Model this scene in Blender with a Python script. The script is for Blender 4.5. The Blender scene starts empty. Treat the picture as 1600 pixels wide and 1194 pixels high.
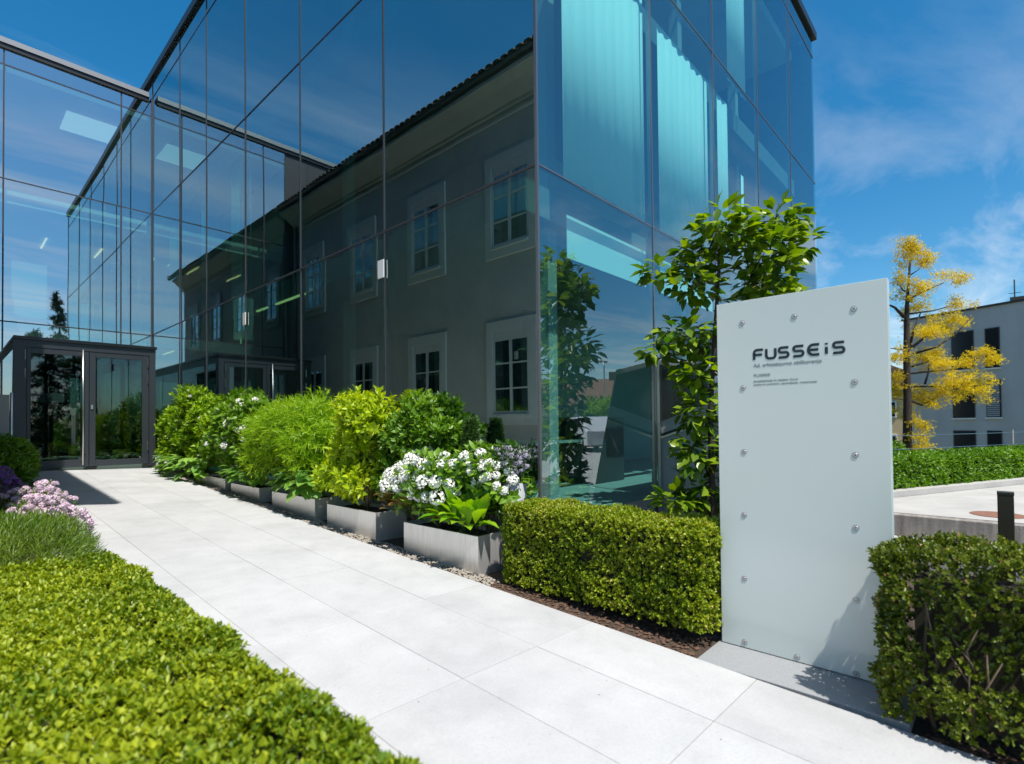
import bpy, math, random
import numpy as np
from mathutils import Vector, Matrix
random.seed(5)
rng = np.random.default_rng(11)
R = math.radians
scene = bpy.context.scene
COL = scene.collection

# ------------------------------------------------------------------ camera, sky, sun, exposure
SUN_EL, SUN_AZ = R(63.5), R(16.4)          # the sun stands over -Y, a little towards -X
cam_d = bpy.data.cameras.new('camera')
cam_d.sensor_width = 36.0
cam_d.lens = 18.561
cam_d.shift_y = 0.03236
cam_d.clip_start, cam_d.clip_end = 0.05, 3000
cam_d.dof.use_dof = True
cam_d.dof.focus_distance = 7.5
cam_d.dof.aperture_fstop = 1.7
cam = bpy.data.objects.new('camera', cam_d)
COL.objects.link(cam)
yaw, pitch, roll = R(47.321), R(0.9434), R(-0.5724)
Fv = Vector((math.sin(yaw)*math.cos(pitch), math.cos(yaw)*math.cos(pitch), math.sin(pitch)))
R0 = Vector((math.cos(yaw), -math.sin(yaw), 0)); U0 = R0.cross(Fv)
Rv = R0*math.cos(roll)+U0*math.sin(roll); Uv = U0*math.cos(roll)-R0*math.sin(roll)
cam.matrix_world = Matrix(((Rv.x, Uv.x, -Fv.x, 0), (Rv.y, Uv.y, -Fv.y, 0), (Rv.z, Uv.z, -Fv.z, 0), (0, 0, 0, 1)))
scene.camera = cam

world = bpy.data.worlds.new('World'); scene.world = world
world.use_nodes = True
wn = world.node_tree.nodes; wl = world.node_tree.links
bg = wn['Background']
sky = wn.new('ShaderNodeTexSky'); sky.sky_type = 'NISHITA'; sky.sun_disc = False
sky.sun_elevation = SUN_EL; sky.sun_rotation = math.pi+SUN_AZ
sky.altitude = 400; sky.air_density = 1.0; sky.dust_density = 1.2; sky.ozone_density = 2.5
def wnode(t, **kw):
    n = wn.new(t)
    for k, v in kw.items(): setattr(n, k, v)
    return n
tc = wnode('ShaderNodeTexCoord'); sep = wnode('ShaderNodeSeparateXYZ'); wl.new(tc.outputs['Generated'], sep.inputs[0])
zc = wnode('ShaderNodeMath', operation='MAXIMUM'); wl.new(sep.outputs['Z'], zc.inputs[0]); zc.inputs[1].default_value = 0.06
dv = wnode('ShaderNodeVectorMath', operation='DIVIDE'); wl.new(tc.outputs['Generated'], dv.inputs[0])
cz = wnode('ShaderNodeCombineXYZ')
for i in range(3): wl.new(zc.outputs[0], cz.inputs[i])
wl.new(cz.outputs[0], dv.inputs[1])
mp = wnode('ShaderNodeMapping'); wl.new(dv.outputs[0], mp.inputs[0])
mp.inputs['Rotation'].default_value = (0, 0, R(35)); mp.inputs['Scale'].default_value = (0.32, 0.95, 1.0); mp.inputs['Location'].default_value = (1.7, 0.4, 0)
cn = wnode('ShaderNodeTexNoise'); wl.new(mp.outputs[0], cn.inputs['Vector'])
cn.inputs['Scale'].default_value = 1.1; cn.inputs['Detail'].default_value = 9; cn.inputs['Roughness'].default_value = 0.6; cn.inputs['Distortion'].default_value = 0.7
cr = wnode('ShaderNodeValToRGB'); wl.new(cn.outputs[0], cr.inputs[0])
cr.color_ramp.elements[0].position = 0.46; cr.color_ramp.elements[0].color = (0, 0, 0, 1)
cr.color_ramp.elements[1].position = 0.76; cr.color_ramp.elements[1].color = (0.7, 0.7, 0.7, 1)
mixc = wnode('ShaderNodeMixRGB'); hsv = wnode('ShaderNodeHueSaturation'); hsv.inputs['Hue'].default_value = 0.489; hsv.inputs['Saturation'].default_value = 1.42; wl.new(sky.outputs[0], hsv.inputs['Color'])
emr = wnode('ShaderNodeMapRange'); wl.new(sep.outputs['Z'], emr.inputs[0]); emr.inputs[1].default_value = 0.25; emr.inputs[2].default_value = 0.58; emr.inputs[3].default_value = 1.0; emr.inputs[4].default_value = 0.05
emu = wnode('ShaderNodeMath', operation='MULTIPLY'); wl.new(cr.outputs[0], emu.inputs[0]); wl.new(emr.outputs[0], emu.inputs[1])
wl.new(emu.outputs[0], mixc.inputs[0]); wl.new(hsv.outputs[0], mixc.inputs[1])
mixc.inputs[2].default_value = (6.6, 6.8, 7.0, 1)
wl.new(mixc.outputs[0], bg.inputs[0]); bg.inputs[1].default_value = 0.115

sun_d = bpy.data.lights.new('sun', 'SUN'); sun_d.energy = 4.6; sun_d.angle = R(0.53); sun_d.color = (1.0, 0.955, 0.88)
sun = bpy.data.objects.new('sun', sun_d); COL.objects.link(sun)
to_sun = Vector((-math.sin(SUN_AZ)*math.cos(SUN_EL), -math.cos(SUN_AZ)*math.cos(SUN_EL), math.sin(SUN_EL)))
sun.rotation_euler = to_sun.to_track_quat('Z', 'Y').to_euler(); sun.location = (0, -10, 30)

vs = scene.view_settings
vs.view_transform = 'Standard'; vs.look = 'None'; vs.gamma = 1.0; vs.use_curve_mapping = False
vs.exposure = 0.48
cy = scene.cycles
cy.max_bounces = 12; cy.transparent_max_bounces = 24; cy.glossy_bounces = 6; cy.diffuse_bounces = 4; cy.transmission_bounces = 6
cy.caustics_reflective = False; cy.caustics_refractive = False; cy.use_denoising = True
cy.sample_clamp_indirect = 6.0

# ------------------------------------------------------------------ materials
MATS = {}
def new_mat(name):
    m = bpy.data.materials.new(name); m.use_nodes = True; MATS[name] = m
    return m, m.node_tree.nodes, m.node_tree.links, m.node_tree.nodes['Principled BSDF']
def pmat(name, col, rough=0.6, metal=0.0, spec=0.5, var=0.0, vscale=6.0, bump=0.0, bscale=40.0, objvar=0.0, streak=None, coat=0.0):
    m, n, l, b = new_mat(name)
    b.inputs['Roughness'].default_value = rough; b.inputs['Metallic'].default_value = metal
    b.inputs['Specular IOR Level'].default_value = spec; b.inputs['Coat Weight'].default_value = coat
    b.inputs['Base Color'].default_value = (*col, 1)
    src = None
    geo = n.new('ShaderNodeNewGeometry')
    if var > 0:
        t = n.new('ShaderNodeTexNoise'); t.inputs['Scale'].default_value = vscale; t.inputs['Detail'].default_value = 8; t.inputs['Roughness'].default_value = 0.65
        vec = geo.outputs['Position']
        if streak:
            mpn = n.new('ShaderNodeMapping'); l.new(vec, mpn.inputs[0]); mpn.inputs['Scale'].default_value = streak; vec = mpn.outputs[0]
        l.new(vec, t.inputs['Vector'])
        mr = n.new('ShaderNodeMapRange'); l.new(t.outputs[0], mr.inputs[0])
        mr.inputs[1].default_value = 0.3; mr.inputs[2].default_value = 0.7; mr.inputs[3].default_value = 1-var; mr.inputs[4].default_value = 1+var
        src = mr.outputs[0]
    if objvar > 0:
        oi = n.new('ShaderNodeObjectInfo'); mr2 = n.new('ShaderNodeMapRange'); l.new(oi.outputs['Random'], mr2.inputs[0])
        mr2.inputs[3].default_value = 1-objvar; mr2.inputs[4].default_value = 1+objvar
        if src:
            mu = n.new('ShaderNodeMath'); mu.operation = 'MULTIPLY'; l.new(src, mu.inputs[0]); l.new(mr2.outputs[0], mu.inputs[1]); src = mu.outputs[0]
        else: src = mr2.outputs[0]
    if src:
        vm = n.new('ShaderNodeVectorMath'); vm.operation = 'SCALE'; vm.inputs[0].default_value = col; l.new(src, vm.inputs['Scale']); l.new(vm.outputs[0], b.inputs['Base Color'])
    if bump > 0:
        t2 = n.new('ShaderNodeTexNoise'); t2.inputs['Scale'].default_value = bscale; t2.inputs['Detail'].default_value = 6; l.new(geo.outputs['Position'], t2.inputs['Vector'])
        bp = n.new('ShaderNodeBump'); bp.inputs['Distance'].default_value = bump; bp.inputs['Strength'].default_value = 1; l.new(t2.outputs[0], bp.inputs['Height']); l.new(bp.outputs[0], b.inputs['Normal'])
    return m
def leafmat(name, c1, c2, c3=None, rough=0.42, trans=0.35, spec=0.4):
    m, n, l, b = new_mat(name)
    at = n.new('ShaderNodeAttribute'); at.attribute_name = 'var'
    oi = n.new('ShaderNodeObjectInfo')
    ad = n.new('ShaderNodeMath'); ad.operation = 'ADD'; l.new(at.outputs['Fac'], ad.inputs[0])
    sc = n.new('ShaderNodeMath'); sc.operation = 'MULTIPLY_ADD'; l.new(oi.outputs['Random'], sc.inputs[0]); sc.inputs[1].default_value = 0.3; sc.inputs[2].default_value = -0.15
    l.new(sc.outputs[0], ad.inputs[1])
    rp = n.new('ShaderNodeValToRGB'); l.new(ad.outputs[0], rp.inputs[0])
    rp.color_ramp.elements[0].color = (*c1, 1); rp.color_ramp.elements[1].color = (*c2, 1); rp.color_ramp.elements[1].position = 0.9
    if c3:
        e = rp.color_ramp.elements.new(0.975); e.color = (*c3, 1)
    l.new(rp.outputs[0], b.inputs['Base Color']); b.inputs['Roughness'].default_value = rough; b.inputs['Specular IOR Level'].default_value = spec
    tr = n.new('ShaderNodeBsdfTranslucent')
    hs = n.new('ShaderNodeHueSaturation'); hs.inputs['Value'].default_value = 1.25; hs.inputs['Saturation'].default_value = 1.1; l.new(rp.outputs[0], hs.inputs['Color']); l.new(hs.outputs[0], tr.inputs[0])
    mx = n.new('ShaderNodeMixShader'); mx.inputs[0].default_value = trans
    l.new(b.outputs[0], mx.inputs[1]); l.new(tr.outputs[0], mx.inputs[2]); l.new(mx.outputs[0], n['Material Output'].inputs[0])
    return m
def glassmat(name, tint, refl=0.28, rcol=(0.86, 0.97, 1.0), wob=0.0018, wscale=0.6):
    m, n, l, b = new_mat(name); n.remove(b)
    g0 = n.new('ShaderNodeNewGeometry'); dt = n.new('ShaderNodeVectorMath'); dt.operation = 'DOT_PRODUCT'; l.new(g0.outputs['Incoming'], dt.inputs[0]); l.new(g0.outputs['Normal'], dt.inputs[1])
    ab = n.new('ShaderNodeMath'); ab.operation = 'ABSOLUTE'; l.new(dt.outputs['Value'], ab.inputs[0])
    om = n.new('ShaderNodeMath'); om.operation = 'SUBTRACT'; om.inputs[0].default_value = 1.0; l.new(ab.outputs[0], om.inputs[1])
    pw = n.new('ShaderNodeMath'); pw.operation = 'POWER'; l.new(om.outputs[0], pw.inputs[0]); pw.inputs[1].default_value = 4.5
    mr = n.new('ShaderNodeMapRange'); l.new(pw.outputs[0], mr.inputs[0]); mr.inputs[3].default_value = refl; mr.inputs[4].default_value = 1.0
    g = n.new('ShaderNodeBsdfGlossy'); g.inputs['Roughness'].default_value = 0.0; g.inputs['Color'].default_value = (*rcol, 1)
    t = n.new('ShaderNodeBsdfTransparent'); t.inputs[0].default_value = (*tint, 1)
    if wob > 0:
        oi = n.new('ShaderNodeObjectInfo'); geo = n.new('ShaderNodeNewGeometry')
        va = n.new('ShaderNodeVectorMath'); va.operation = 'MULTIPLY_ADD'; l.new(geo.outputs['Position'], va.inputs[0]); va.inputs[1].default_value = (1, 1, 0.45)
        cb = n.new('ShaderNodeCombineXYZ'); ml = n.new('ShaderNodeMath'); ml.operation = 'MULTIPLY'; ml.inputs[1].default_value = 23.0
        l.new(oi.outputs['Random'], ml.inputs[0]); l.new(ml.outputs[0], cb.inputs[2]); l.new(cb.outputs[0], va.inputs[2])
        ns = n.new('ShaderNodeTexNoise'); ns.inputs['Scale'].default_value = wscale; ns.inputs['Detail'].default_value = 1.5; l.new(va.outputs[0], ns.inputs['Vector'])
        bp = n.new('ShaderNodeBump'); bp.inputs['Strength'].default_value = 1; bp.inputs['Distance'].default_value = wob; l.new(ns.outputs[0], bp.inputs['Height']); l.new(bp.outputs[0], g.inputs['Normal'])
    mx = n.new('ShaderNodeMixShader'); l.new(mr.outputs[0], mx.inputs[0]); l.new(t.outputs[0], mx.inputs[1]); l.new(g.outputs[0], mx.inputs[2])
    l.new(mx.outputs[0], n['Material Output'].inputs[0])
    return m
def tintmat(name, tint):
    m, n, l, b = new_mat(name); n.remove(b)
    t = n.new('ShaderNodeBsdfTransparent'); t.inputs[0].default_value = (*tint, 1); l.new(t.outputs[0], n['Material Output'].inputs[0])
    return m
def emat(name, col, s):
    m, n, l, b = new_mat(name)
    b.inputs['Base Color'].default_value = (*col, 1); b.inputs['Emission Color'].default_value = (*col, 1); b.inputs['Emission Strength'].default_value = s
    return m

glassmat('facade_glass', (0.42, 0.76, 0.70), 0.50, rcol=(0.74, 0.93, 0.95), wob=.003); tintmat('glass_back', (0.44, 0.78, 0.71))
glassmat('sun_glass', (0.84, 0.97, 0.97), 0.27, rcol=(0.88, 0.97, 1.0)); tintmat('sun_back', (0.56, 0.87, 0.84))
glassmat('link_glass', (0.74, 0.97, 0.92), 0.54, rcol=(0.95, 0.98, 1.0), wob=.003); tintmat('link_back', (0.74, 0.96, 0.91))
glassmat('door_glass', (0.42, 0.52, 0.5), 0.11, wob=0.0004); tintmat('door_back', (0.55, 0.66, 0.63))
glassmat('window_glass', (0.75, 0.8, 0.82), 0.34, wob=0.0008, wscale=2.0); tintmat('window_back', (0.9, 0.92, 0.92))
glassmat('car_glass', (0.2, 0.22, 0.23), 0.15, wob=0)
pmat('mullion', (0.045, 0.045, 0.05), 0.4, spec=0.5); pmat('joint_metal', (0.22, 0.22, 0.235), 0.35, metal=0.8)
pmat('coping_black', (0.012, 0.013, 0.015), 0.4); pmat('coping_grey', (0.28, 0.29, 0.3), 0.45, metal=0.3)
pmat('dark_cladding', (0.05, 0.048, 0.05), 0.5, var=0.25, vscale=2.0, streak=(1, 1, 8))
pmat('slab_concrete', (0.20, 0.205, 0.205), 0.8); pmat('interior_floor', (0.42, 0.41, 0.39), 0.5); pmat('interior_wall', (0.38, 0.38, 0.37), 0.8); pmat('interior_dark', (0.06, 0.06, 0.065), 0.7)
pmat('white_paint', (0.74, 0.74, 0.73), 0.6); pmat('curtain', (0.90, 0.90, 0.90), 0.9)
pmat('anthracite', (0.042, 0.05, 0.06), 0.38, metal=0.35, spec=0.5); pmat('anthracite_black', (0.008, 0.009, 0.011), 0.3)
pmat('steel', (0.62, 0.60, 0.58), 0.28, metal=1.0); pmat('brushed_steel', (0.80, 0.775, 0.745), 0.40, metal=0.72, var=0.10, vscale=5, streak=(8, 8, 0.6))
emat('lamp_warm', (1.0, 0.72, 0.3), 0.9); emat('lamp_ring', (1.0, 0.9, 0.55), 1.4); emat('skylight_emission', (0.95, 1.0, 0.97), 0.35)
pmat('paving', (0.455, 0.458, 0.46), 0.74, var=0.07, vscale=2.0, bump=0.0008, bscale=160, objvar=0.045)
def speckle(mat, scale, lo, amt):
    m = MATS[mat]; n, l = m.node_tree.nodes, m.node_tree.links; b = n['Principled BSDF']; src = b.inputs['Base Color'].links[0].from_socket
    geo = n.new('ShaderNodeNewGeometry')
    for sc_, lo_, hi_, am in ((scale, lo, lo+.08, amt), (0.9, .48, .70, .10), (5.0, .50, .72, .07), (60, .35, .75, .08)):
        t = n.new('ShaderNodeTexNoise'); t.inputs['Scale'].default_value = sc_; t.inputs['Detail'].default_value = 5; l.new(geo.outputs['Position'], t.inputs['Vector'])
        r = n.new('ShaderNodeMapRange'); l.new(t.outputs[0], r.inputs[0]); r.inputs[1].default_value = lo_; r.inputs[2].default_value = hi_; r.inputs[3].default_value = 1; r.inputs[4].default_value = 1-am
        v = n.new('ShaderNodeVectorMath'); v.operation = 'SCALE'; l.new(src, v.inputs[0]); l.new(r.outputs[0], v.inputs['Scale']); src = v.outputs[0]
    l.new(src, b.inputs['Base Color'])
speckle('paving', 75, .66, .35)
pmat('paving_joint', (0.27, 0.26, 0.24), 0.9)
pmat('soil', (0.055, 0.036, 0.024), 0.95, var=0.4, vscale=14, bump=0.012, bscale=35)
pmat('terrain', (0.12, 0.13, 0.07), 0.95, var=0.3, vscale=0.6); pmat('gravel', (0.36, 0.32, 0.27), 0.85, objvar=0.2); pmat('mulch', (0.11, 0.062, 0.038), 0.9)
pmat('concrete', (0.40, 0.385, 0.36), 0.85, var=0.14, vscale=1.6, bump=0.002, bscale=60)
pmat('concrete_stained', (0.24, 0.215, 0.19), 0.9, var=0.5, vscale=3.0, streak=(1.0, 3.5, 0.35), bump=0.003, bscale=40)
pmat('line_paint', (0.75, 0.75, 0.73), 0.7, var=0.1, vscale=9); pmat('manhole', (0.22, 0.10, 0.06), 0.7, var=0.2, vscale=20)
pmat('granite', (0.27, 0.28, 0.29), 0.62, var=0.28, vscale=190, bump=0.0006, bscale=220)
pmat('plaster', (0.62, 0.61, 0.58), 0.92, var=0.10, vscale=1.0, bump=0.001, bscale=90); pmat('surround', (0.78, 0.78, 0.76), 0.85, var=0.03, vscale=4)
pmat('sash_white', (0.74, 0.75, 0.74), 0.5); pmat('roof_tile', (0.20, 0.10, 0.065), 0.85, var=0.25, vscale=7); pmat('roof_tile_dark', (0.07, 0.055, 0.05), 0.85, var=0.3, vscale=7)
pmat('gutter', (0.06, 0.055, 0.05), 0.5, metal=0.4); pmat('grey_render', (0.45, 0.45, 0.455), 0.9, var=0.12, vscale=0.8, streak=(1, 1, 0.4)); pmat('beige_render', (0.55, 0.42, 0.24), 0.9)
pmat('blind', (0.30, 0.31, 0.33), 0.7); pmat('window_dark', (0.015, 0.018, 0.022), 0.12, spec=0.6); pmat('cream_render', (0.62, 0.56, 0.46), 0.9)
pmat('portal_metal', (0.40, 0.405, 0.42), 0.45, metal=0.25); pmat('bollard_metal', (0.05, 0.045, 0.028), 0.4, metal=0.4)
pmat('car_white', (0.75, 0.76, 0.77), 0.25, coat=0.6); pmat('tyre', (0.02, 0.02, 0.02), 0.8); pmat('lettering', (0.012, 0.022, 0.03), 0.4); pmat('small_lettering', (0.12, 0.15, 0.16), 0.5)
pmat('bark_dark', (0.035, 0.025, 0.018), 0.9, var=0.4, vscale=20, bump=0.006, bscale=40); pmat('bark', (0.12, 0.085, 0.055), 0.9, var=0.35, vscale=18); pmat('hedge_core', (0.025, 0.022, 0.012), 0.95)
pmat('petal_white', (0.88, 0.87, 0.80), 0.7); pmat('petal_lilac', (0.50, 0.46, 0.56), 0.7, objvar=0.12); pmat('petal_pink', (0.66, 0.50, 0.60), 0.7, objvar=0.15); pmat('petal_purple', (0.20, 0.08, 0.32), 0.7, objvar=0.2)
pmat('screw_steel', (0.55, 0.56, 0.57), 0.5, metal=0.7); pmat('screw_rim', (0.34, 0.35, 0.36), 0.5, metal=0.4); pmat('pot_grey', (0.30, 0.31, 0.32), 0.6)
# milky glass of the sign
m, n, l, b = new_mat('milk_glass')
b.inputs['Base Color'].default_value = (0.63, 0.685, 0.655, 1); b.inputs['Roughness'].default_value = 0.16; b.inputs['Specular IOR Level'].default_value = 0.55
m, n, l, b = new_mat('glass_edge'); b.inputs['Base Color'].default_value = (0.62, 0.74, 0.76, 1); b.inputs['Roughness'].default_value = 0.12
# leaves
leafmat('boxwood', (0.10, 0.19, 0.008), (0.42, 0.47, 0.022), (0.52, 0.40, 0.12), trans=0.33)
leafmat('boxwood_shaded', (0.035, 0.07, 0.008), (0.20, 0.25, 0.02), (0.34, 0.22, 0.08), trans=0.28)  # darker boxwood copy; shade on the right hedge is put into the leaf colour
leafmat('hedge_far', (0.07, 0.17, 0.008), (0.20, 0.37, 0.016), trans=0.33)
leafmat('leaf_bright', (0.13, 0.27, 0.008), (0.36, 0.53, 0.022), trans=0.42)
leafmat('leaf_mid', (0.065, 0.17, 0.012), (0.19, 0.34, 0.024), trans=0.36)
leafmat('leaf_dark', (0.022, 0.06, 0.012), (0.06, 0.13, 0.02), trans=0.3)
leafmat('leaf_maple', (0.17, 0.34, 0.008), (0.40, 0.58, 0.022), trans=0.48)
leafmat('leaf_yellowgreen', (0.22, 0.36, 0.008), (0.55, 0.64, 0.03), trans=0.48)
leafmat('leaf_hosta', (0.10, 0.25, 0.04), (0.26, 0.44, 0.07), trans=0.3, rough=0.35)
leafmat('leaf_lance', (0.13, 0.32, 0.012), (0.33, 0.53, 0.03), trans=0.4, rough=0.3)
leafmat('leaf_brown', (0.10, 0.09, 0.02), (0.26, 0.12, 0.05), (0.3, 0.25, 0.05), trans=0.35)
leafmat('leaf_magnolia', (0.06, 0.15, 0.010), (0.27, 0.38, 0.02), trans=0.4, rough=0.33)
leafmat('leaf_gold', (0.48, 0.36, 0.010), (0.86, 0.69, 0.03), trans=0.45)
leafmat('leaf_grassy', (0.06, 0.14, 0.010), (0.22, 0.30, 0.03), (0.40, 0.38, 0.22), trans=0.3)
leafmat('leaf_conifer', (0.010, 0.028, 0.014), (0.03, 0.065, 0.025), trans=0.15)
leafmat('leaf_grey', (0.10, 0.10, 0.11), (0.2, 0.2, 0.22), trans=0.3)

# ------------------------------------------------------------------ building helpers
def link(o, parent=None, loc=None):
    COL.objects.link(o)
    if parent is not None: o.parent = parent
    return o
def tag(o, label=None, cat=None, group=None, kind=None):
    if label: o['label'] = label
    if cat: o['category'] = cat
    if group: o['group'] = group
    if kind: o['kind'] = kind
    return o
def thing(name, label, cat, loc=(0, 0, 0), group=None):
    o = bpy.data.objects.new(name, None); o.empty_display_size = 0.1; o.location = loc
    COL.objects.link(o); return tag(o, label, cat, group)
def wm(o):
    return ((wm(o.parent) @ o.matrix_parent_inverse) if o.parent else Matrix.Identity(4)) @ o.matrix_basis
class MB:
    def __init__(s): s.v = []; s.f = []; s.m = []
    def add(s, vs_, fs_, mi=0):
        k = len(s.v); s.v += [tuple(v) for v in vs_]; s.f += [tuple(i+k for i in f) for f in fs_]; s.m += [mi]*len(fs_); return s
    def box(s, a, b, mi=0):
        (x0, y0, z0), (x1, y1, z1) = a, b
        return s.add([(x0, y0, z0), (x1, y0, z0), (x1, y1, z0), (x0, y1, z0), (x0, y0, z1), (x1, y0, z1), (x1, y1, z1), (x0, y1, z1)],
                     [(0, 3, 2, 1), (4, 5, 6, 7), (0, 1, 5, 4), (1, 2, 6, 5), (2, 3, 7, 6), (3, 0, 4, 7)], mi)
    def prism(s, pts, axis, a, b, mi=0):
        # pts: 2-D outline; axis: 0/1/2 extrusion axis, from a to b
        def P(p, t):
            return {0: (t, p[0], p[1]), 1: (p[0], t, p[1]), 2: (p[0], p[1], t)}[axis]
        k = len(pts); vs_ = [P(p, a) for p in pts]+[P(p, b) for p in pts]
        fs = [tuple(range(k))[::-1], tuple(range(k, 2*k))]+[(i, (i+1) % k, k+(i+1) % k, k+i) for i in range(k)]
        return s.add(vs_, fs, mi)
    def tube(s, pts, rad, n=8, mi=0, caps=True):
        pts = [Vector(p) for p in pts]; rs = rad if isinstance(rad, (list, tuple)) else [rad]*len(pts)
        rings = []; prev = None
        for i, p in enumerate(pts):
            d = (pts[min(i+1, len(pts)-1)]-pts[max(i-1, 0)]).normalized()
            a = prev if prev is not None else (Vector((0, 0, 1)) if abs(d.z) < .9 else Vector((1, 0, 0)))
            u = (a-d*a.dot(d)).normalized(); prev = u; w = d.cross(u)
            rings.append([p+(u*math.cos(2*math.pi*k/n)+w*math.sin(2*math.pi*k/n))*rs[i] for k in range(n)])
        vs_ = [v for r in rings for v in r]; fs = []
        for i in range(len(pts)-1):
            for k in range(n): fs.append((i*n+k, i*n+(k+1) % n, (i+1)*n+(k+1) % n, (i+1)*n+k))
        if caps: fs += [tuple(range(n))[::-1], tuple((len(pts)-1)*n+k for k in range(n))]
        return s.add(vs_, fs, mi)
    def mesh(s, name, mats):
        me = bpy.data.meshes.new(name); me.from_pydata(s.v, [], s.f); me.update()
        for mm in (mats if isinstance(mats, (list, tuple)) else [mats]): me.materials.append(MATS[mm])
        if any(s.m): me.polygons.foreach_set('material_index', s.m)
        return me
    def build(s, name, mats, parent=None, smooth=False, bevel=0.0):
        me = s.mesh(name, mats)
        if smooth: me.polygons.foreach_set('use_smooth', [True]*len(me.polygons))
        o = link(bpy.data.objects.new(name, me), parent)
        if parent is not None:
            o.matrix_parent_inverse = wm(parent).inverted()
        if bevel > 0:
            md = o.modifiers.new('bevel', 'BEVEL'); md.width = bevel; md.segments = 2; md.limit_method = 'ANGLE'
        return o
def bx(name, mat, a, b, parent=None, bevel=0.0): return MB().box(a, b).build(name, mat, parent, bevel=bevel)
def put(name, me, parent, mat4):
    o = bpy.data.objects.new(name, me); COL.objects.link(o); o.parent = parent
    if parent is not None: o.matrix_parent_inverse = wm(parent).inverted()
    o.matrix_basis = mat4
    return o

# ------------------------------------------------------------------ foliage helpers
TEMPL = {
 'diamond': ([(0, 0, 0), (.5, .42, .10), (0, 1, -.04), (-.5, .42, .10)], [(0, 1, 2), (0, 2, 3)]),
 'oval': ([(0, 0, 0), (.40, .25, .07), (.46, .58, .06), (0, 1, -.10), (-.46, .58, .06), (-.40, .25, .07), (0, .28, 0), (0, .62, -.02)],
          [(0, 1, 6), (1, 2, 7, 6), (2, 3, 7), (0, 6, 5), (5, 6, 7, 4), (4, 7, 3)]),
 'leaf6': ([(0, 0, 0), (.42, .32, .08), (.40, .68, .07), (0, 1, -.08), (-.40, .68, .07), (-.42, .32, .08)], [(0, 1, 2, 3), (0, 3, 4, 5)]),
 'blade': ([(-.5, 0, 0), (.5, 0, 0), (.35, .55, .03), (-.35, .55, .03), (0, 1, -.12)], [(0, 1, 2, 3), (3, 2, 4)]),
 'lance': ([(0, 0, 0), (.22, .2, .05), (.5, .5, .06), (.34, .78, -.04), (0, 1, -.22), (-.34, .78, -.04), (-.5, .5, .06), (-.22, .2, .05), (0, .25, 0.02), (0, .52, .0), (0, .8, -.09)],
           [(0, 1, 8), (1, 2, 9, 8), (2, 3, 10, 9), (3, 4, 10), (0, 8, 7), (7, 8, 9, 6), (6, 9, 10, 5), (5, 10, 4)]),
}
def nrm(v): return v/np.maximum(np.linalg.norm(v, axis=-1, keepdims=True), 1e-9)
def leaf_mesh(name, pos, axis, up, length, width, templ, mat, var=None, smooth=False):
    T, Fc = TEMPL[templ]; T = np.array(T); N = len(pos); k = len(T)
    axis = nrm(axis); side = nrm(np.cross(axis, up)); nn = np.cross(side, axis)
    length = np.broadcast_to(length, (N,)); width = np.broadcast_to(width, (N,))
    V = (pos[:, None, :]+side[:, None, :]*(T[None, :, 0, None]*width[:, None, None])+axis[:, None, :]*(T[None, :, 1, None]*length[:, None, None])
         + nn[:, None, :]*(T[None, :, 2, None]*length[:, None, None])).reshape(-1, 3)
    sizes = np.array([len(f) for f in Fc]); flat = np.concatenate([np.array(f) for f in Fc])
    loops = (flat[None, :]+(np.arange(N)*k)[:, None]).reshape(-1)
    tot = np.tile(sizes, N); start = np.concatenate([[0], np.cumsum(tot)[:-1]])
    me = bpy.data.meshes.new(name)
    me.vertices.add(N*k); me.vertices.foreach_set('co', V.astype(np.float32).ravel())
    me.loops.add(len(loops)); me.loops.foreach_set('vertex_index', loops.astype(np.int32))
    me.polygons.add(len(tot)); me.polygons.foreach_set('loop_start', start.astype(np.int32)); me.polygons.foreach_set('loop_total', tot.astype(np.int32))
    if smooth: me.polygons.foreach_set('use_smooth', np.ones(len(tot), dtype=bool))
    me.update(calc_edges=True)
    if var is None: var = rng.random(N)
    a = me.attributes.new('var', 'FLOAT', 'POINT'); a.data.foreach_set('value', np.repeat(var, k).astype(np.float32))
    me.materials.append(MATS[mat])
    return me
def rand_dir(n): return nrm(rng.normal(size=(n, 3)))
def whorl(base, D, K, tilt, tj, step, len0):
    """leaves set round shoots: base/D (M,3) -> pos, axis, up for M*K leaves"""
    M = len(base); D = nrm(D)
    ref = np.where(np.abs(D[:, 2:3]) < .9, np.array([[0, 0, 1.]]), np.array([[1., 0, 0]]))
    a = nrm(np.cross(D, ref)); b = np.cross(D, a)
    ph0 = rng.random(M)*6.283; P, A, U = [], [], []
    for k in range(K):
        ph = ph0+k*2.4+rng.normal(size=M)*.25
        pe = a*np.cos(ph)[:, None]+b*np.sin(ph)[:, None]
        t = (tilt*(1-.35*k/max(K-1, 1))+rng.normal(size=M)*tj)[:, None]
        A.append(np.cos(t)*D+np.sin(t)*pe); U.append(np.sin(t)*D-np.cos(t)*pe); P.append(base+D*step*k)
    return np.concatenate(P), np.concatenate(A), np.concatenate(U)
def wav(p, s=1.0, seed=0.0):
    x, y, z = p[:, 0]*s+seed, p[:, 1]*s+seed*1.7, p[:, 2]*s-seed
    return (np.sin(x*2.1+np.sin(y*1.7))+np.sin(y*2.7+1.3*np.sin(z*2.3))+np.sin(z*3.1+x*1.4)+.6*np.sin(x*5.3+y*4.1)+.5*np.sin(y*7.7-z*6.1))/4.1
def rot_to(D, spin):
    D = Vector(D).normalized(); q = Vector((0, 0, 1)).rotation_difference(D)
    return q.to_matrix().to_4x4() @ Matrix.Rotation(spin, 4, 'Z')
SPRIG_CACHE = {}
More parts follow.
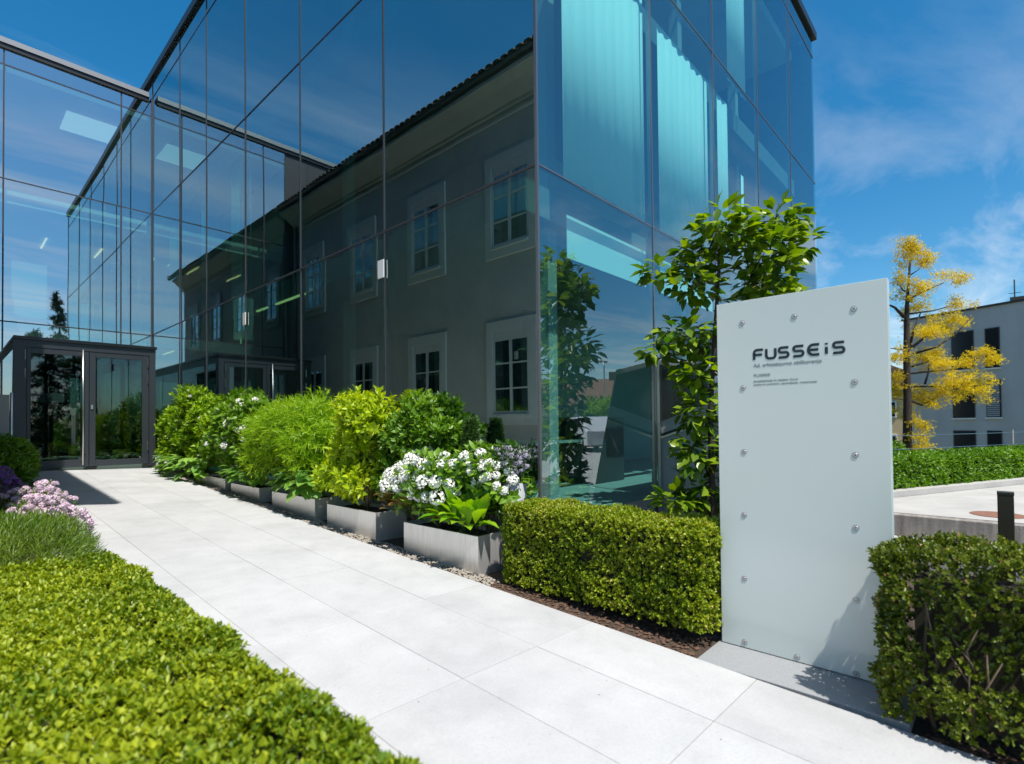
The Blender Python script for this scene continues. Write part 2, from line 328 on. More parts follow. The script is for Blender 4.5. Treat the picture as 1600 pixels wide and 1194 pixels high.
def sprig_meshes(mat, K, length, width, templ, tilt, step, nv=6):
    key = (mat, K, length, width, templ)
    if key not in SPRIG_CACHE:
        out = []
        for i in range(nv):
            P, A, U = whorl(np.zeros((1, 3)), np.array([[0, 0, 1.]]), K, tilt, .22, step, length)
            out.append(leaf_mesh('sprig', P, A, U, length*rng.uniform(.8, 1.15, K), width*rng.uniform(.8, 1.15, K), templ, mat, smooth=True))
        SPRIG_CACHE[key] = out
    return SPRIG_CACHE[key]
def fill_foliage(t, base, D, K, length, width, templ, mat, tilt=.9, step=.012, singles=0, single_name='sprig', stuff_name='foliage', lenj=.25, clump=0.0):
    """sprigs at base along D; the `singles` nearest ones that face the camera become parts of their own"""
    M = len(base); D = nrm(D)
    if singles:
        dist = np.linalg.norm(base, axis=1); facing = np.sum(-base*D, axis=1)/dist
        order = np.argsort(dist+np.where(facing > -.1, 0, 1e3))[:singles*2]
        pick = rng.permutation(order)[:singles]; keep = np.ones(M, bool); keep[pick] = False
        ms = sprig_meshes(mat, K, length, width, templ, tilt, step)
        for i in pick:
            s = rng.uniform(.85, 1.2)
            put(single_name, ms[rng.integers(len(ms))], t, Matrix.Translation(base[i]) @ rot_to(D[i], rng.random()*6.28) @ Matrix.Scale(s, 4))
        base, D = base[keep], D[keep]; M = len(base)
    P, A, U = whorl(base, D, K, tilt, .25, step, length)
    N = len(P)
    v = np.clip(np.tile(.5+.32*wav(base, 2.2, 3.0), K)+rng.normal(size=N)*.22, 0, 1)
    v[rng.random(N) < .012] = 1.0
    me = leaf_mesh(stuff_name, P, A, U, length*rng.uniform(1-lenj, 1+lenj, N), width*rng.uniform(1-lenj, 1+lenj, N), templ, mat, v)
    o = put(stuff_name, me, t, Matrix.Identity(4)); o['kind'] = 'stuff'
    return o
def box_surface(lo, hi, n, rnd=.12, amp=.05, faces='+x-x+y-y+z', zpow=1.0):
    lo, hi = np.array(lo), np.array(hi); d = hi-lo; P, Nn = [], []
    ar = {'+x': d[1]*d[2], '-x': d[1]*d[2], '+y': d[0]*d[2], '-y': d[0]*d[2], '+z': d[0]*d[1]*1.25}
    fl = [faces[i:i+2] for i in range(0, len(faces), 2)]; tot = sum(ar[f] for f in fl)
    for f in fl:
        k = int(n*ar[f]/tot); p = lo+rng.random((k, 3))*d; ax = 'xyz'.index(f[1]); nv = np.zeros((k, 3))
        if f[0] == '+': p[:, ax] = hi[ax]; nv[:, ax] = 1
        else: p[:, ax] = lo[ax]; nv[:, ax] = -1
        P.append(p); Nn.append(nv)
    P = np.concatenate(P); Nn = np.concatenate(Nn)
    c = np.clip(P, lo+rnd, hi-rnd); c[:, 2] = np.maximum(np.minimum(P[:, 2], hi[2]-rnd), lo[2]); off = P-c
    ln = np.linalg.norm(off, axis=1, keepdims=True); out = np.where(ln > 1e-6, off/np.maximum(ln, 1e-6), Nn)
    P = c+out*np.minimum(ln, rnd)
    P = P+out*(wav(P, 3.0)*amp+wav(P, 9.0, 2.)*amp*.55-rng.exponential(.030, len(P))-.03*np.maximum(wav(P, 17.0, 5.), 0))[:, None]
    return P, out
def lobes_surface(lobes, n, inner=.35):
    L = np.array(lobes, float); w = L[:, 3]*L[:, 4]+L[:, 4]*L[:, 5]+L[:, 3]*L[:, 5]; idx = rng.choice(len(L), n, p=w/w.sum())
    d = rand_dir(n); r = 1-inner*rng.random(n)**2
    P = L[idx, :3]+d*L[idx, 3:6]*r[:, None]; out = nrm(d/L[idx, 3:6])
    return P, out
def auto_lobes(x, y, z, n, size, seed, dome=True):
    g = np.random.default_rng(seed); out = []
    for i in range(n):
        u = g.random(3); s = size*g.uniform(.75, 1.25)
        cx, cyy = x[0]+s+(x[1]-x[0]-2*s)*u[0], y[0]+s+(y[1]-y[0]-2*s)*u[1]
        top = z[1]-s
        if dome:
            q = abs((cyy-(y[0]+y[1])/2)/((y[1]-y[0])/2)); top = z[1]-s-.35*(z[1]-z[0])*q*q
        out.append((cx, cyy, z[0]+s*.5+max(top-z[0]-s*.5, 0)*u[2]**.6, s, s, s*.85))
    return out
def stems(t, foot, tops, r0, r1, mat='bark', name='stem'):
    for k, tp in enumerate(tops):
        a, b = Vector(foot), Vector(tp); pts = []
        for i in range(5):
            u = i/4; pts.append(a.lerp(b, u)+Vector((random.uniform(-1, 1), random.uniform(-1, 1), 0))*.03*math.sin(u*3.14)*(b-a).length)
        MB().tube(pts, [r0+(r1-r0)*i/4 for i in range(5)], 6).build(name, mat, t, smooth=True)
def bush(name, label, cat, foot, lobes, nspr, K, length, width, templ, mat, tilt=.9, singles=0, up=.5, jit=.5, group=None, inner=.35, stem_r=.018, nst=5):
    t = thing(name, label, cat, foot, group)
    P, O = lobes_surface(lobes, nspr, inner)
    D = nrm(O+np.array([0, 0, up])+rng.normal(size=O.shape)*jit*.6)
    fill_foliage(t, P, D, K, length, width, templ, mat, tilt=tilt, step=length*.22, singles=singles)
    sel = [lobes[i] for i in np.linspace(0, len(lobes)-1, min(nst, len(lobes))).astype(int)]
    stems(t, foot, [(s[0], s[1], s[2]) for s in sel], stem_r, stem_r*.4)
    return t
HEADS = {}
def head_mesh(mat, n=150, rr=1.0, flat=.85):
    if mat not in HEADS:
        d = rand_dir(n); d[:, 2] = np.abs(d[:, 2])*1.1-.25; d = nrm(d); P = d*np.array([1, 1, flat])*rng.uniform(.72, 1, n)[:, None]*.8
        ms = []
        for v in range(3):
            d = rand_dir(n); d[:, 2] = np.abs(d[:, 2])*1.2-.35; d = nrm(d); P = d*np.array([1, 1, flat])*rng.uniform(.72, .95, n)[:, None]
            A = nrm(np.cross(d, rand_dir(n))+d*.45); me = leaf_mesh('flower_head', P-A*.16, A, nrm(d+rand_dir(n)*.3), .36, .34, 'diamond', mat)
            ms.append(me)
        HEADS[mat] = ms
    return HEADS[mat]
def heads(t, pts, dirs, rad, mat, name='flower_head'):
    ms = head_mesh(mat)
    for p, d in zip(pts, dirs):
        s = rad*rng.uniform(.75, 1.2)
        put(name, ms[rng.integers(len(ms))], t, Matrix.Translation(p) @ rot_to(d, rng.random()*6.28) @ Matrix.Scale(s, 4))

# ------------------------------------------------------------------ ground, path, car park
def G(x, y): return -(1.545+.035*x-.045*y)
def terrain_h(x, y):
    h = G(min(max(x, -4), 8), min(max(y, -8), 18))-.06
    q = (x-9.6)*.402+(y-1.35)*.916
    if x > 9 and q > .6: u = min((q-.6)/6, 1); h -= 3.6*u*u*(3-2*u)
    return h
xs = list(np.r_[np.linspace(-900, -40, 9), np.linspace(-30, 60, 61), np.linspace(75, 900, 9)]); ys = list(np.r_[np.linspace(-900, -40, 9), np.linspace(-30, 40, 51), np.linspace(60, 900, 9)])
gm = MB(); gm.v = [(x, y, terrain_h(x, y)) for y in ys for x in xs]; nx = len(xs)
gm.f = [(j*nx+i, j*nx+i+1, (j+1)*nx+i+1, (j+1)*nx+i) for j in range(len(ys)-1) for i in range(nx-1)]; gm.m = [0]*len(gm.f)
tag(gm.build('ground', 'terrain', smooth=True), kind='structure')
def sloped(name, mat, x0, x1, y0, y1, dz, th=.03, kind='structure', parent=None):
    m_ = MB(); c = [(x0, y0), (x1, y0), (x1, y1), (x0, y1)]
    m_.add([(x, y, G(x, y)+dz-th) for x, y in c]+[(x, y, G(x, y)+dz) for x, y in c], [(0, 3, 2, 1), (4, 5, 6, 7), (0, 1, 5, 4), (1, 2, 6, 5), (2, 3, 7, 6), (3, 0, 4, 7)])
    o = m_.build(name, mat, parent)
    return tag(o, kind=kind) if kind else o
sloped('planting_bed', 'soil', 3.485, 8.42, -6, 3.55, -.035)
sloped('planting_bed', 'soil', 3.485, 4.29, 3.552, 15.6, -.035)
sloped('planting_bed', 'soil', -6, .755, -4, 15.1, -.035)
path = sloped('path', 'paving_joint', .76, 3.48, -4, 15.15, -.0028)
PX = [.76, 1.44, 2.12, 2.80, 3.48]; PY = [1.145+1.23*k for k in range(-4, 12)]+[15.17]
def slab_mesh(w, d, th=.05, g=.0024):
    m_ = MB(); c = [(g, g), (w-g, g), (w-g, d-g), (g, d-g)]; e = .0015
    c2 = [(g+e, g+e), (w-g-e, g+e), (w-g-e, d-g-e), (g+e, d-g-e)]
    def hh(p): return -.035*p[0]+.045*p[1]
    m_.add([(x, y, hh((x, y))-th) for x, y in c]+[(x, y, hh((x, y))-e) for x, y in c]+[(x, y, hh((x, y))) for x, y in c2],
           [(0, 1, 5, 4), (1, 2, 6, 5), (2, 3, 7, 6), (3, 0, 4, 7), (4, 5, 9, 8), (5, 6, 10, 9), (6, 7, 11, 10), (7, 4, 8, 11), (8, 9, 10, 11)])
    return m_.mesh('paving_slab', 'paving')
slabm = {}
for j in range(len(PY)-1):
    for i in range(4):
        key = (round(PX[i+1]-PX[i], 3), round(PY[j+1]-PY[j], 3))
        if key not in slabm: slabm[key] = slab_mesh(*key)
        put('paving_slab', slabm[key], path, Matrix.Translation((PX[i], PY[j], G(PX[i], PY[j])+random.uniform(-.0008, .0008))))
for (x0, x1, y0, y1) in ((3.48, 4.27, 13.6, 15.17), (3.60, 4.27, 15.17, 16.9), (3.60, 4.27, 16.9, 18.5), (.10, .76, 12.7, 13.9), (.10, .76, 13.9, 15.17)):
    put('paving_slab', slab_mesh(x1-x0, y1-y0), path, Matrix.Translation((x0, y0, G(x0, y0))))

# car park on the right, its edge wall and kerbs
CP = [(8.44, -34), (34, -34), (34, -9.35), (17.0, -1.88), (9.35, 1.48), (8.44, 1.9)]
tag(MB().prism(CP, 2, -1.6, -1.2).build('car_park', 'concrete'), kind='structure')
tag(bx('retaining_wall', 'concrete_stained', (8.28, -12, -1.75), (8.438, 1.9, -1.205), bevel=.01), 'low stained concrete wall along the edge of the car park', 'wall')
tag(bx('kerb', 'concrete', (7.9, -12, -2.0), (8.278, 1.9, -1.47), bevel=.01), kind='structure')
tag(MB().prism([(9.35, 1.50), (17, -1.86), (34, -9.33), (34, -9.16), (17, -1.69), (9.35, 1.67)], 2, -1.45, -1.10).build('hedge_kerb', 'concrete', bevel=.008), kind='structure')
for k, (x0, y0, x1, y1) in enumerate([(9.6, -.55, 13.4, -2.2), (10.3, -3.6, 14.6, -5.5), (11, -6.8, 15.4, -8.6)]):
    dx, dy = x1-x0, y1-y0; ln = math.hypot(dx, dy); nx_, ny_ = -dy/ln*.05, dx/ln*.05
    tag(MB().prism([(x0+nx_, y0+ny_), (x0-nx_, y0-ny_), (x1-nx_, y1-ny_), (x1+nx_, y1+ny_)], 2, -1.199, -1.196).build('bay_marking', 'line_paint'), kind='structure')
mh = MB(); mh.prism([(8.97+.27*math.cos(a*math.pi/12), .03+.27*math.sin(a*math.pi/12)) for a in range(24)], 2, -1.2, -1.193)
tag(mh.build('manhole_cover', 'manhole'), 'round rust brown manhole cover set in the car park', 'manhole cover')
# gravel strip under the planters, mulch under the hedges
def pebbles(name, mat, n, xr, yr, smin, smax, flat=.6):
    oct_v = np.array([(1, 0, 0), (0, 1, 0), (-1, 0, 0), (0, -1, 0), (0, 0, 1), (0, 0, -1)], float); oct_f = [(0, 1, 4), (1, 2, 4), (2, 3, 4), (3, 0, 4), (1, 0, 5), (2, 1, 5), (3, 2, 5), (0, 3, 5)]
    m_ = MB()
    for i in range(n):
        x, y = random.uniform(*xr), random.uniform(*yr)
        if 3.50 < x < 4.25 and .34 < y < 1.60: continue
        s = random.uniform(smin, smax); a = random.random()*6.28; c, d = math.cos(a), math.sin(a)
        sx, sy, sz = s*random.uniform(.7, 1.3), s*random.uniform(.6, 1.1), s*flat*random.uniform(.6, 1.1)
        m_.add([(x+c*v[0]*sx-d*v[1]*sy, y+d*v[0]*sx+c*v[1]*sy, G(x, y)-.03+random.random()*.01+v[2]*sz) for v in oct_v], oct_f)
    return m_.build(name, mat)
tag(pebbles('gravel', 'gravel', 5200, (3.49, 3.74), (3.6, 14), .008, .021), 'pale gravel strip between path and steel planters', 'gravel', kind='stuff')
tag(pebbles('mulch', 'mulch', 3200, (3.49, 4.3), (-1.6, 3.6), .008, .026, .3), 'brown bark mulch under the clipped hedges', 'mulch', kind='stuff')
m_ = MB()
for i in range(90):
    x, y = random.uniform(.9, 3.4), random.uniform(.6, 12); s = random.uniform(.002, .007); a = random.random()*6.28; z = G(x, y)+.0015
    m_.add([(x+s*math.cos(a), y+s*math.sin(a), z), (x-s*.5*math.sin(a), y+s*.5*math.cos(a), z+s*.3), (x-s*math.cos(a), y-s*math.sin(a), z), (x+s*.5*math.sin(a), y-s*.5*math.cos(a), z+.001)], [(0, 1, 2, 3)])
tag(m_.build('leaf_litter', 'mulch'), 'scattered dark specks of leaf litter on the path', 'litter', kind='stuff')

# ------------------------------------------------------------------ glass office building
def wall_panes(t, plane, c, edges, levels, gmat, bmat, out, skip=lambda i, j: False, th=.03, tilt=.002):
    """panes between edges x levels in the plane axis=c; out = outward sign"""
    for j in range(len(levels)-1):
        for i in range(len(edges)-1):
            if skip(i, j): continue
            a0, a1 = edges[i]+.009, edges[i+1]-.009; z0, z1 = levels[j]+.009, levels[j+1]-.009
            p, q = c, c-out*th
            jit = [random.uniform(-tilt, tilt)*(a1-a0)*.5, random.uniform(-tilt, tilt)*(z1-z0)*.35]
            d4 = [-jit[0]-jit[1], jit[0]-jit[1], jit[0]+jit[1], -jit[0]+jit[1]]
            A = [(a0, z0), (a1, z0), (a1, z1), (a0, z1)]
            if plane == 'x': vs_ = [(p+d4[k], A[k][0], A[k][1]) for k in range(4)]+[(q+d4[k], A[k][0], A[k][1]) for k in range(4)]
            else: vs_ = [(A[k][0], p+d4[k], A[k][1]) for k in range(4)]+[(A[k][0], q+d4[k], A[k][1]) for k in range(4)]
            m_ = MB(); m_.add(vs_, [(0, 1, 2, 3)], 0); 
            m_.f += [(7, 6, 5, 4), (0, 4, 5, 1), (1, 5, 6, 2), (2, 6, 7, 3), (3, 7, 4, 0)]; m_.m += [1]*5
            m_.build('pane', [gmat, bmat], t)
office = thing('glass_office_building', 'three storey glass office building mirroring the old house, teal curtains inside', 'building', (4.3, 3.56, -1.05))
Z0, ZA, ZB, ZS, ZR = -1.05, 2.765, 6.45, 9.92, 10.62
F1Y = [3.56, 6.41, 8.99, 11.46, 13.83, 15.90, 18.56, 21.1, 23.6, 26.1]
F2X = [4.3, 6.84, 9.10, 11.43, 13.80, 16.15]
wall_panes(office, 'x', 4.3, F1Y[:7], [Z0, ZA, ZB, ZS, ZR-.15], 'facade_glass', 'glass_back', -1)
wall_panes(office, 'x', 4.3, F1Y[6:], [9.97, ZR-.15], 'facade_glass', 'glass_back', -1)
wall_panes(office, 'y', 3.56, F2X, [Z0, ZA, ZB, ZS, ZR-.15], 'sun_glass', 'sun_back', -1)
for y in F1Y[1:7]:
    bx('mullion', 'mullion', (4.288, y-.012, Z0), (4.36, y+.012, ZR-.15), office)
for x in F2X[1:-1]:
    bx('mullion', 'joint_metal', (x-.012, 3.548, Z0), (x+.012, 3.62, ZR-.15), office)
MB().box((4.284, 3.552, Z0), (4.312, 3.585, ZR-.15)).build('corner_mullion', 'joint_metal', office)
for z in (ZA, ZB, ZS):
    bx('transom', 'mullion', (4.291, 3.59, z-.012), (4.35, 18.55, z+.012), office)
    bx('transom', 'joint_metal', (4.315, 3.551, z-.011), (16.14, 3.61, z+.011), office)
MB().box((4.23, 3.49, ZR-.14), (4.60, 26.2, ZR+.06)).build('roof_coping', 'coping_black', office)
MB().box((4.602, 3.49, ZR-.14), (16.3, 3.86, ZR+.06)).build('roof_coping', 'coping_black', office)
bx('roof', 'interior_dark', (4.61, 3.87, ZR-.3), (16.1, 26.1, ZR-.05), office)
for z0, z1 in ((2.50, 2.88), (6.18, 6.58)):
    bx('floor_slab', 'slab_concrete', (4.62, 4.02, z0), (15.9, 26, z1), office)
bx('ceiling', 'interior_wall', (4.62, 4.02, 9.95), (15.9, 26, 10.2), office)
bx('ground_floor', 'interior_floor', (4.34, 3.60, -1.35), (16.1, 26, -1.03), office)
bx('end_wall', 'dark_cladding', (16.11, 3.60, -6), (16.2, 26, ZR-.18), office)
bx('plinth', 'slab_concrete', (4.32, 3.575, -6), (16.1, 3.70, -1.36), office)
bx('plinth', 'slab_concrete', (4.32, 3.71, -2.2), (4.46, 26, -1.36), office)
bx('added_partition', 'interior_dark', (4.60, 12.3, -1.02), (8.49, 12.4, 2.49), office)  # unseen inner walls added to block bright sky showing through the corner glass
bx('added_partition', 'interior_dark', (4.60, 12.3, 2.89), (8.49, 12.4, 6.17), office)
bx('added_partition', 'interior_dark', (4.60, 12.3, 6.59), (8.49, 12.4, 9.94), office)
bx('back_wall', 'dark_cladding', (4.34, 26.05, -2), (16.1, 26.12, ZR-.18), office)
bx('core_wall', 'interior_dark', (8.5, 7.5, -1.02), (9, 26, 9.94), office)
bx('core_wall', 'interior_wall', (9.02, 7.5, -1.02), (15.8, 7.8, 9.94), office)
for (x, y) in ((5.3, 4.25), (5.6, 9.6), (5.6, 14.9), (9.9, 4.6), (13, 4.6)):
    for z0, z1 in ((-1.02, 2.49), (2.89, 6.17), (6.59, 9.94)):
        bx('column', 'interior_wall', (x-.09, y-.09, z0), (x+.09, y+.09, z1), office)
def curtain(x0, x1, z0, z1, y=3.74, axis='x'):
    n_ = int((x1-x0)/.035); m_ = MB(); pts = [(x0+(x1-x0)*i/n_, y+.009*math.sin(i*.95)+.008*math.sin(i*.37)) for i in range(n_+1)]
    if axis == 'y': pts = [(q, p) for p, q in pts]
    m_.add([(p[0], p[1], z0) for p in pts]+[(p[0], p[1], z1) for p in pts], [(i, i+1, n_+2+i, n_+1+i) for i in range(n_)])
    o = m_.build('curtain', 'curtain', office, smooth=True); md = o.modifiers.new('thickness', 'SOLIDIFY'); md.thickness = .004
for a in ((5.0, 6.98, 2.93, 6.30), (7.42, 9.30, 2.93, 6.10), (9.75, 10.25, 2.93, 6.10), (10.95, 11.1, 2.93, 5.0), (5.0, 7.0, 6.65, 9.9), (10.3, 11.3, 6.65, 9.9)): curtain(*a)
for a in ((5.08, 7.0), (7.45, 9.5)):
    bx('roller_blind', 'curtain', (a[0], 3.76, 1.98), (a[1], 3.768, 2.50), office)
for y0, y1 in ((12.2, 13.4), (15, 15.5), (17.2, 18.3)): curtain(y0, y1, 2.95, 6.1, 4.7, 'y')
bx('desk', 'interior_wall', (6.2, 5.2, -.32), (7.8, 6.0, -.28), office)
bx('cabinet', 'interior_dark', (7.4, 5.0, -1.02), (8.4, 6.8, .1), office)
# lamps inside that are lit in the photo
def strip(t, x, y0, y1, z, w=.016): bx('ceiling_glow', 'lamp_warm', (x-w, y0, z-.03), (x+w, y1, z), t)
strip(office, 4.62, 9.5, 10.75, 2.49, .02); strip(office, 4.62, 11.15, 11.7, 2.49, .02); strip(office, 5.7, 21.3, 22.6, 6.0)
ring = [(5.6, 15.2), (6.0, 14.3), (6.7, 14.5), (6.9, 15.4), (6.5, 16.2), (5.9, 16.1)]; cxy = (sum(p[0] for p in ring)/6, sum(p[1] for p in ring)/6)
m_ = MB(); inner = [(cxy[0]+(p[0]-cxy[0])*.62, cxy[1]+(p[1]-cxy[1])*.62) for p in ring]
for k in range(6):
    k2 = (k+1) % 6; m_.prism([ring[k], ring[k2], inner[k2], inner[k]], 2, 2.40, 2.46)
m_.build('ring_light', 'lamp_ring', office)
# small floodlight plates on two mullions
for y, lab in ((6.46, 'small square pale plate lamp fixed on the glass facade nearer the corner'), (11.458, 'small square pale plate lamp fixed on the glass facade farther from the corner')):
    t = thing('facade_lamp', lab, 'lamp', (4.28, y, 2.15), 'plate lamps on the mirrored facade')
    bx('lamp_head', 'white_paint', (4.262, y-.075, 2.10), (4.278, y+.075, 2.36), t, bevel=.004)
    MB().tube([(4.279, y, 2.2), (4.287, y, 2.2)], .018).build('bracket', 'steel', t)

# angular grey metal side porch against the right facade
porch = thing('metal_side_porch', 'angular grey metal porch with dark glass leaning against the right glass facade', 'porch', (7.0, 3.0, -1.55))
prof = [(3.53, -1.55), (2.35, -1.55), (2.88, .80), (3.53, .90)]
MB().prism(prof, 0, 6.92, 9.3).build('body', 'portal_metal', porch, bevel=.01)
MB().prism([(3.50, .02), (2.80, .26), (2.90, .72), (3.50, .82)], 0, 6.905, 6.918).build('window', 'window_dark', porch)
MB().prism([(3.52, -.20), (2.745, .055), (2.75, .085), (3.52, -.165)], 0, 6.90, 6.918).build('seam', 'anthracite_black', porch)
MB().prism([(3.52, -.235), (2.735, .02), (2.74, .045), (3.52, -.205)], 0, 6.896, 6.918).build('trim', 'steel', porch)
MB().box((6.86, 3.50, -1.55), (6.915, 3.545, .90)).build('corner_post', 'steel', porch)

# ------------------------------------------------------------------ glazed link with the entrance
lk = thing('glazed_link_building', 'glass link building with dark entrance doors between old house and office', 'building', (2.3, 18.56, -1.0))
YL = 18.56; LX = [.30, 1.07, 3.53, 4.27]; LZ = [-.92, 2.745, 6.40, 9.34, 9.76]
wall_panes(lk, 'y', YL, LX, LZ, 'link_glass', 'link_back', -1)
for x in LX[:-1]: bx('mullion', 'mullion', (x-.016, YL-.012, -.92), (x+.016, YL+.07, 9.76), lk)
bx('corner_seam', 'joint_metal', (4.272, YL-.014, -.92), (4.286, YL+.02, 9.96), lk)
for z in LZ[1:-1]: bx('transom', 'mullion', (.31, YL-.009, z-.015), (4.26, YL+.06, z+.015), lk)
bx('roof_trim', 'coping_black', (-4, YL-.06, 9.74), (4.20, YL+.3, 9.86), lk)
bx('roof_coping', 'coping_grey', (-4, YL-.09, 9.862), (4.19, YL+.3, 10.0), lk)
bx('roof', 'interior_dark', (-4, YL+.31, 9.5), (4.19, 26, 9.9), lk)
for x0 in np.arange(-3.9, .2, .84): bx('cladding_panel', 'dark_cladding', (x0, YL-.004, 4.5), (x0+.83, YL+.03, 9.73), lk)
bx('floor_slab', 'slab_concrete', (.32, YL+.25, 2.45), (4.2, 26, 2.80), lk)
bx('floor_slab', 'white_paint', (.32, YL+.22, 5.86), (4.2, 26, 6.20), lk)
bx('ceiling', 'interior_wall', (.32, YL+.12, 9.22), (4.2, 26, 9.42), lk)
bx('ground_floor', 'interior_floor', (.32, 15.4, -1.1), (4.2, 26, -.90), lk)
bx('back_wall', 'interior_wall', (.32, 25, -.89), (4.2, 25.2, 9.2), lk)
bx('side_wall', 'interior_wall', (.20, YL+.1, -.89), (.30, 26, 9.2), lk)
bx('ceiling_glow', 'skylight_emission', (2.45, 19.7, 9.18), (3.64, 21.0, 9.215), lk)  # a skylight, not a lamp; its daylight is put in as emission
for x in (.8, 2.2, 3.57): strip(lk, x, 21.4, 22.7, 5.85); strip(lk, x, 19.3, 20.4, 2.44)
for x in (1.6,): bx('blind', 'interior_wall', (x-.35, YL+.3, 2.95), (x+.35, YL+.31, 4.4), lk)
# vestibule
VY, VX0, VX1, VZ0, VZ1 = 15.2, 1.05, 3.59, -.885, 1.97
bx('vestibule_roof', 'anthracite_black', (VX0-.01, VY-.04, VZ1-.07), (VX1+.02, YL-.03, VZ1), lk, bevel=.004)
fr = MB(); fr.box((VX0, VY, VZ0), (VX0+.20, VY+.10, VZ1-.072)); fr.box((VX1-.13, VY, VZ0), (VX1, VY+.10, VZ1-.072)); fr.box((VX0+.202, VY+.002, 1.745), (VX1-.132, VY+.10, VZ1-.073))
fr.build('door_frame', 'anthracite', lk)
for x, xx in ((VX0, VX0+.03), (VX1-.03, VX1)):
    MB().box((x, VY+.102, VZ0), (xx, VY+.22, VZ1-.072)).box((x, YL-.2, VZ0), (xx, YL-.04, VZ1-.072)).box((x, VY+.222, VZ1-.25), (xx, YL-.202, VZ1-.073)).box((x, VY+.222, VZ0), (xx, YL-.202, VZ0+.12)).build('side_frame', 'anthracite', lk)
    o = MB(); o.box((x+.008, VY+.222, VZ0+.122), (xx-.008, YL-.202, VZ1-.252)); o.m = [1]*6; o.m[5 if x == VX0 else 3] = 0; o.build('side_pane', ['door_glass', 'door_back'], lk)
def door(x0, x1, z0, z1, sw, bh):
    d = MB().box((x0, VY+.01, z0), (x0+sw[0], VY+.075, z1)).box((x1-sw[1], VY+.01, z0), (x1, VY+.075, z1)).box((x0+sw[0], VY+.012, z0), (x1-sw[1], VY+.074, z0+bh)).box((x0+sw[0], VY+.012, z1-.11), (x1-sw[1], VY+.074, z1)).build('door', 'anthracite', lk, bevel=.004)
    g = MB(); g.box((x0+sw[0]-.005, VY+.035, z0+bh-.005), (x1-sw[1]+.005, VY+.05, z1-.105)); g.m = [1, 1, 0, 1, 1, 1]; g.build('pane', ['door_glass', 'door_back'], d)
    return d
dl = door(1.256, 2.300, -.875, 1.735, (.065, .10), .17); dr = door(2.312, 3.452, -.875, 1.735, (.11, .135), .14)
MB().tube([(2.185, VY-.07, -.83), (2.185, VY-.07, 1.76)], .019, 10).build('handle', 'steel', dl, smooth=True)
for z in (-.55, 1.5): MB().tube([(2.185, VY-.06, z), (2.24, VY+.012, z)], .011).build('handle_bracket', 'steel', dl)
bx('lock', 'steel', (2.335, VY-.012, .43), (2.375, VY+.008, .52), dr, bevel=.003)
for dd, x, zs in ((dl, 1.226, (1.58, 1.18)), (dr, 3.43, (1.57, 1.17, -.44))):
    for z in zs: MB().tube([(x, VY-.012, z-.11), (x, VY-.012, z+.11)], .013).build('hinge', 'steel', dd)
# pale notice strip behind the left door pane with lettering seen from behind
bx('notice', 'blind', (1.325, VY+.080, .575), (1.88, VY+.084, .775), dl)

# ------------------------------------------------------------------ old plastered house reflected in the glass
house = thing('old_plaster_house', 'old grey plastered house with white framed windows, mirrored in the glass facade', 'house', (-4, 6.3, -1.6))
HY0, HY1, HX = 6.3, 26.0, .05
bx('wall', 'plaster', (-9.5, HY0, -2.0), (HX, YL-.13, 7.30), house)
bx('wall', 'plaster', (-9.5, YL-.128, -2.0), (HX-.02, HY1, 7.30), house)
corn = [(HX, 7.02), (HX+.05, 7.02), (HX+.05, 7.10), (HX+.12, 7.16), (HX+.28, 7.30), (HX+.46, 7.40), (HX+.50, 7.40), (HX+.50, 7.48), (HX, 7.48)]
MB().prism(corn, 1, HY0-.2, YL-.14).build('cornice', 'plaster', house)
bx('string_course', 'surround', (HX, HY0-.02, 6.84), (HX+.03, YL-.14, 6.90), house)
# roof: two slopes with thickness, tile courses as ridges near the eaves
rf = [(.58, 7.52), (-4.7, 11.6), (-10.0, 7.52), (-10.0, 7.66), (-4.7, 11.78), (.60, 7.66)]
roof = MB().prism(rf, 1, 5.76, YL-.12).build('roof', 'roof_tile_dark', house)
MB().prism([(p[0] if p[0] < .3 else .25, p[1] if p[0] < .3 else 7.9) for p in rf], 1, YL-.118, HY1).build('roof', 'roof_tile_dark', house)
tile = MB().prism([(-.10, 0), (.10, 0), (.10, .018), (.05, .05), (-.05, .05), (-.10, .018)], 0, -.19, .19).mesh('tile', 'roof_tile_dark')
sl = math.atan2(4.12, 5.48)
for r_ in range(2):
    for k in range(57):
        y = 5.90+k*.222
        put('tile', tile, roof, Matrix.Translation((.50-r_*.30*math.cos(sl), y, 7.75+r_*.30*math.sin(sl)+random.uniform(0, .012))) @ Matrix.Rotation(sl, 4, 'Y'))
MB().tube([(.60, 5.76, 7.58), (.60, YL-.13, 7.58)], .05, 8).build('gutter', 'gutter', house, smooth=True)
MB().tube([(.12, 18.1, 7.0), (.12, 18.1, -1.0)], .05, 8).build('downpipe', 'gutter', house, smooth=True)
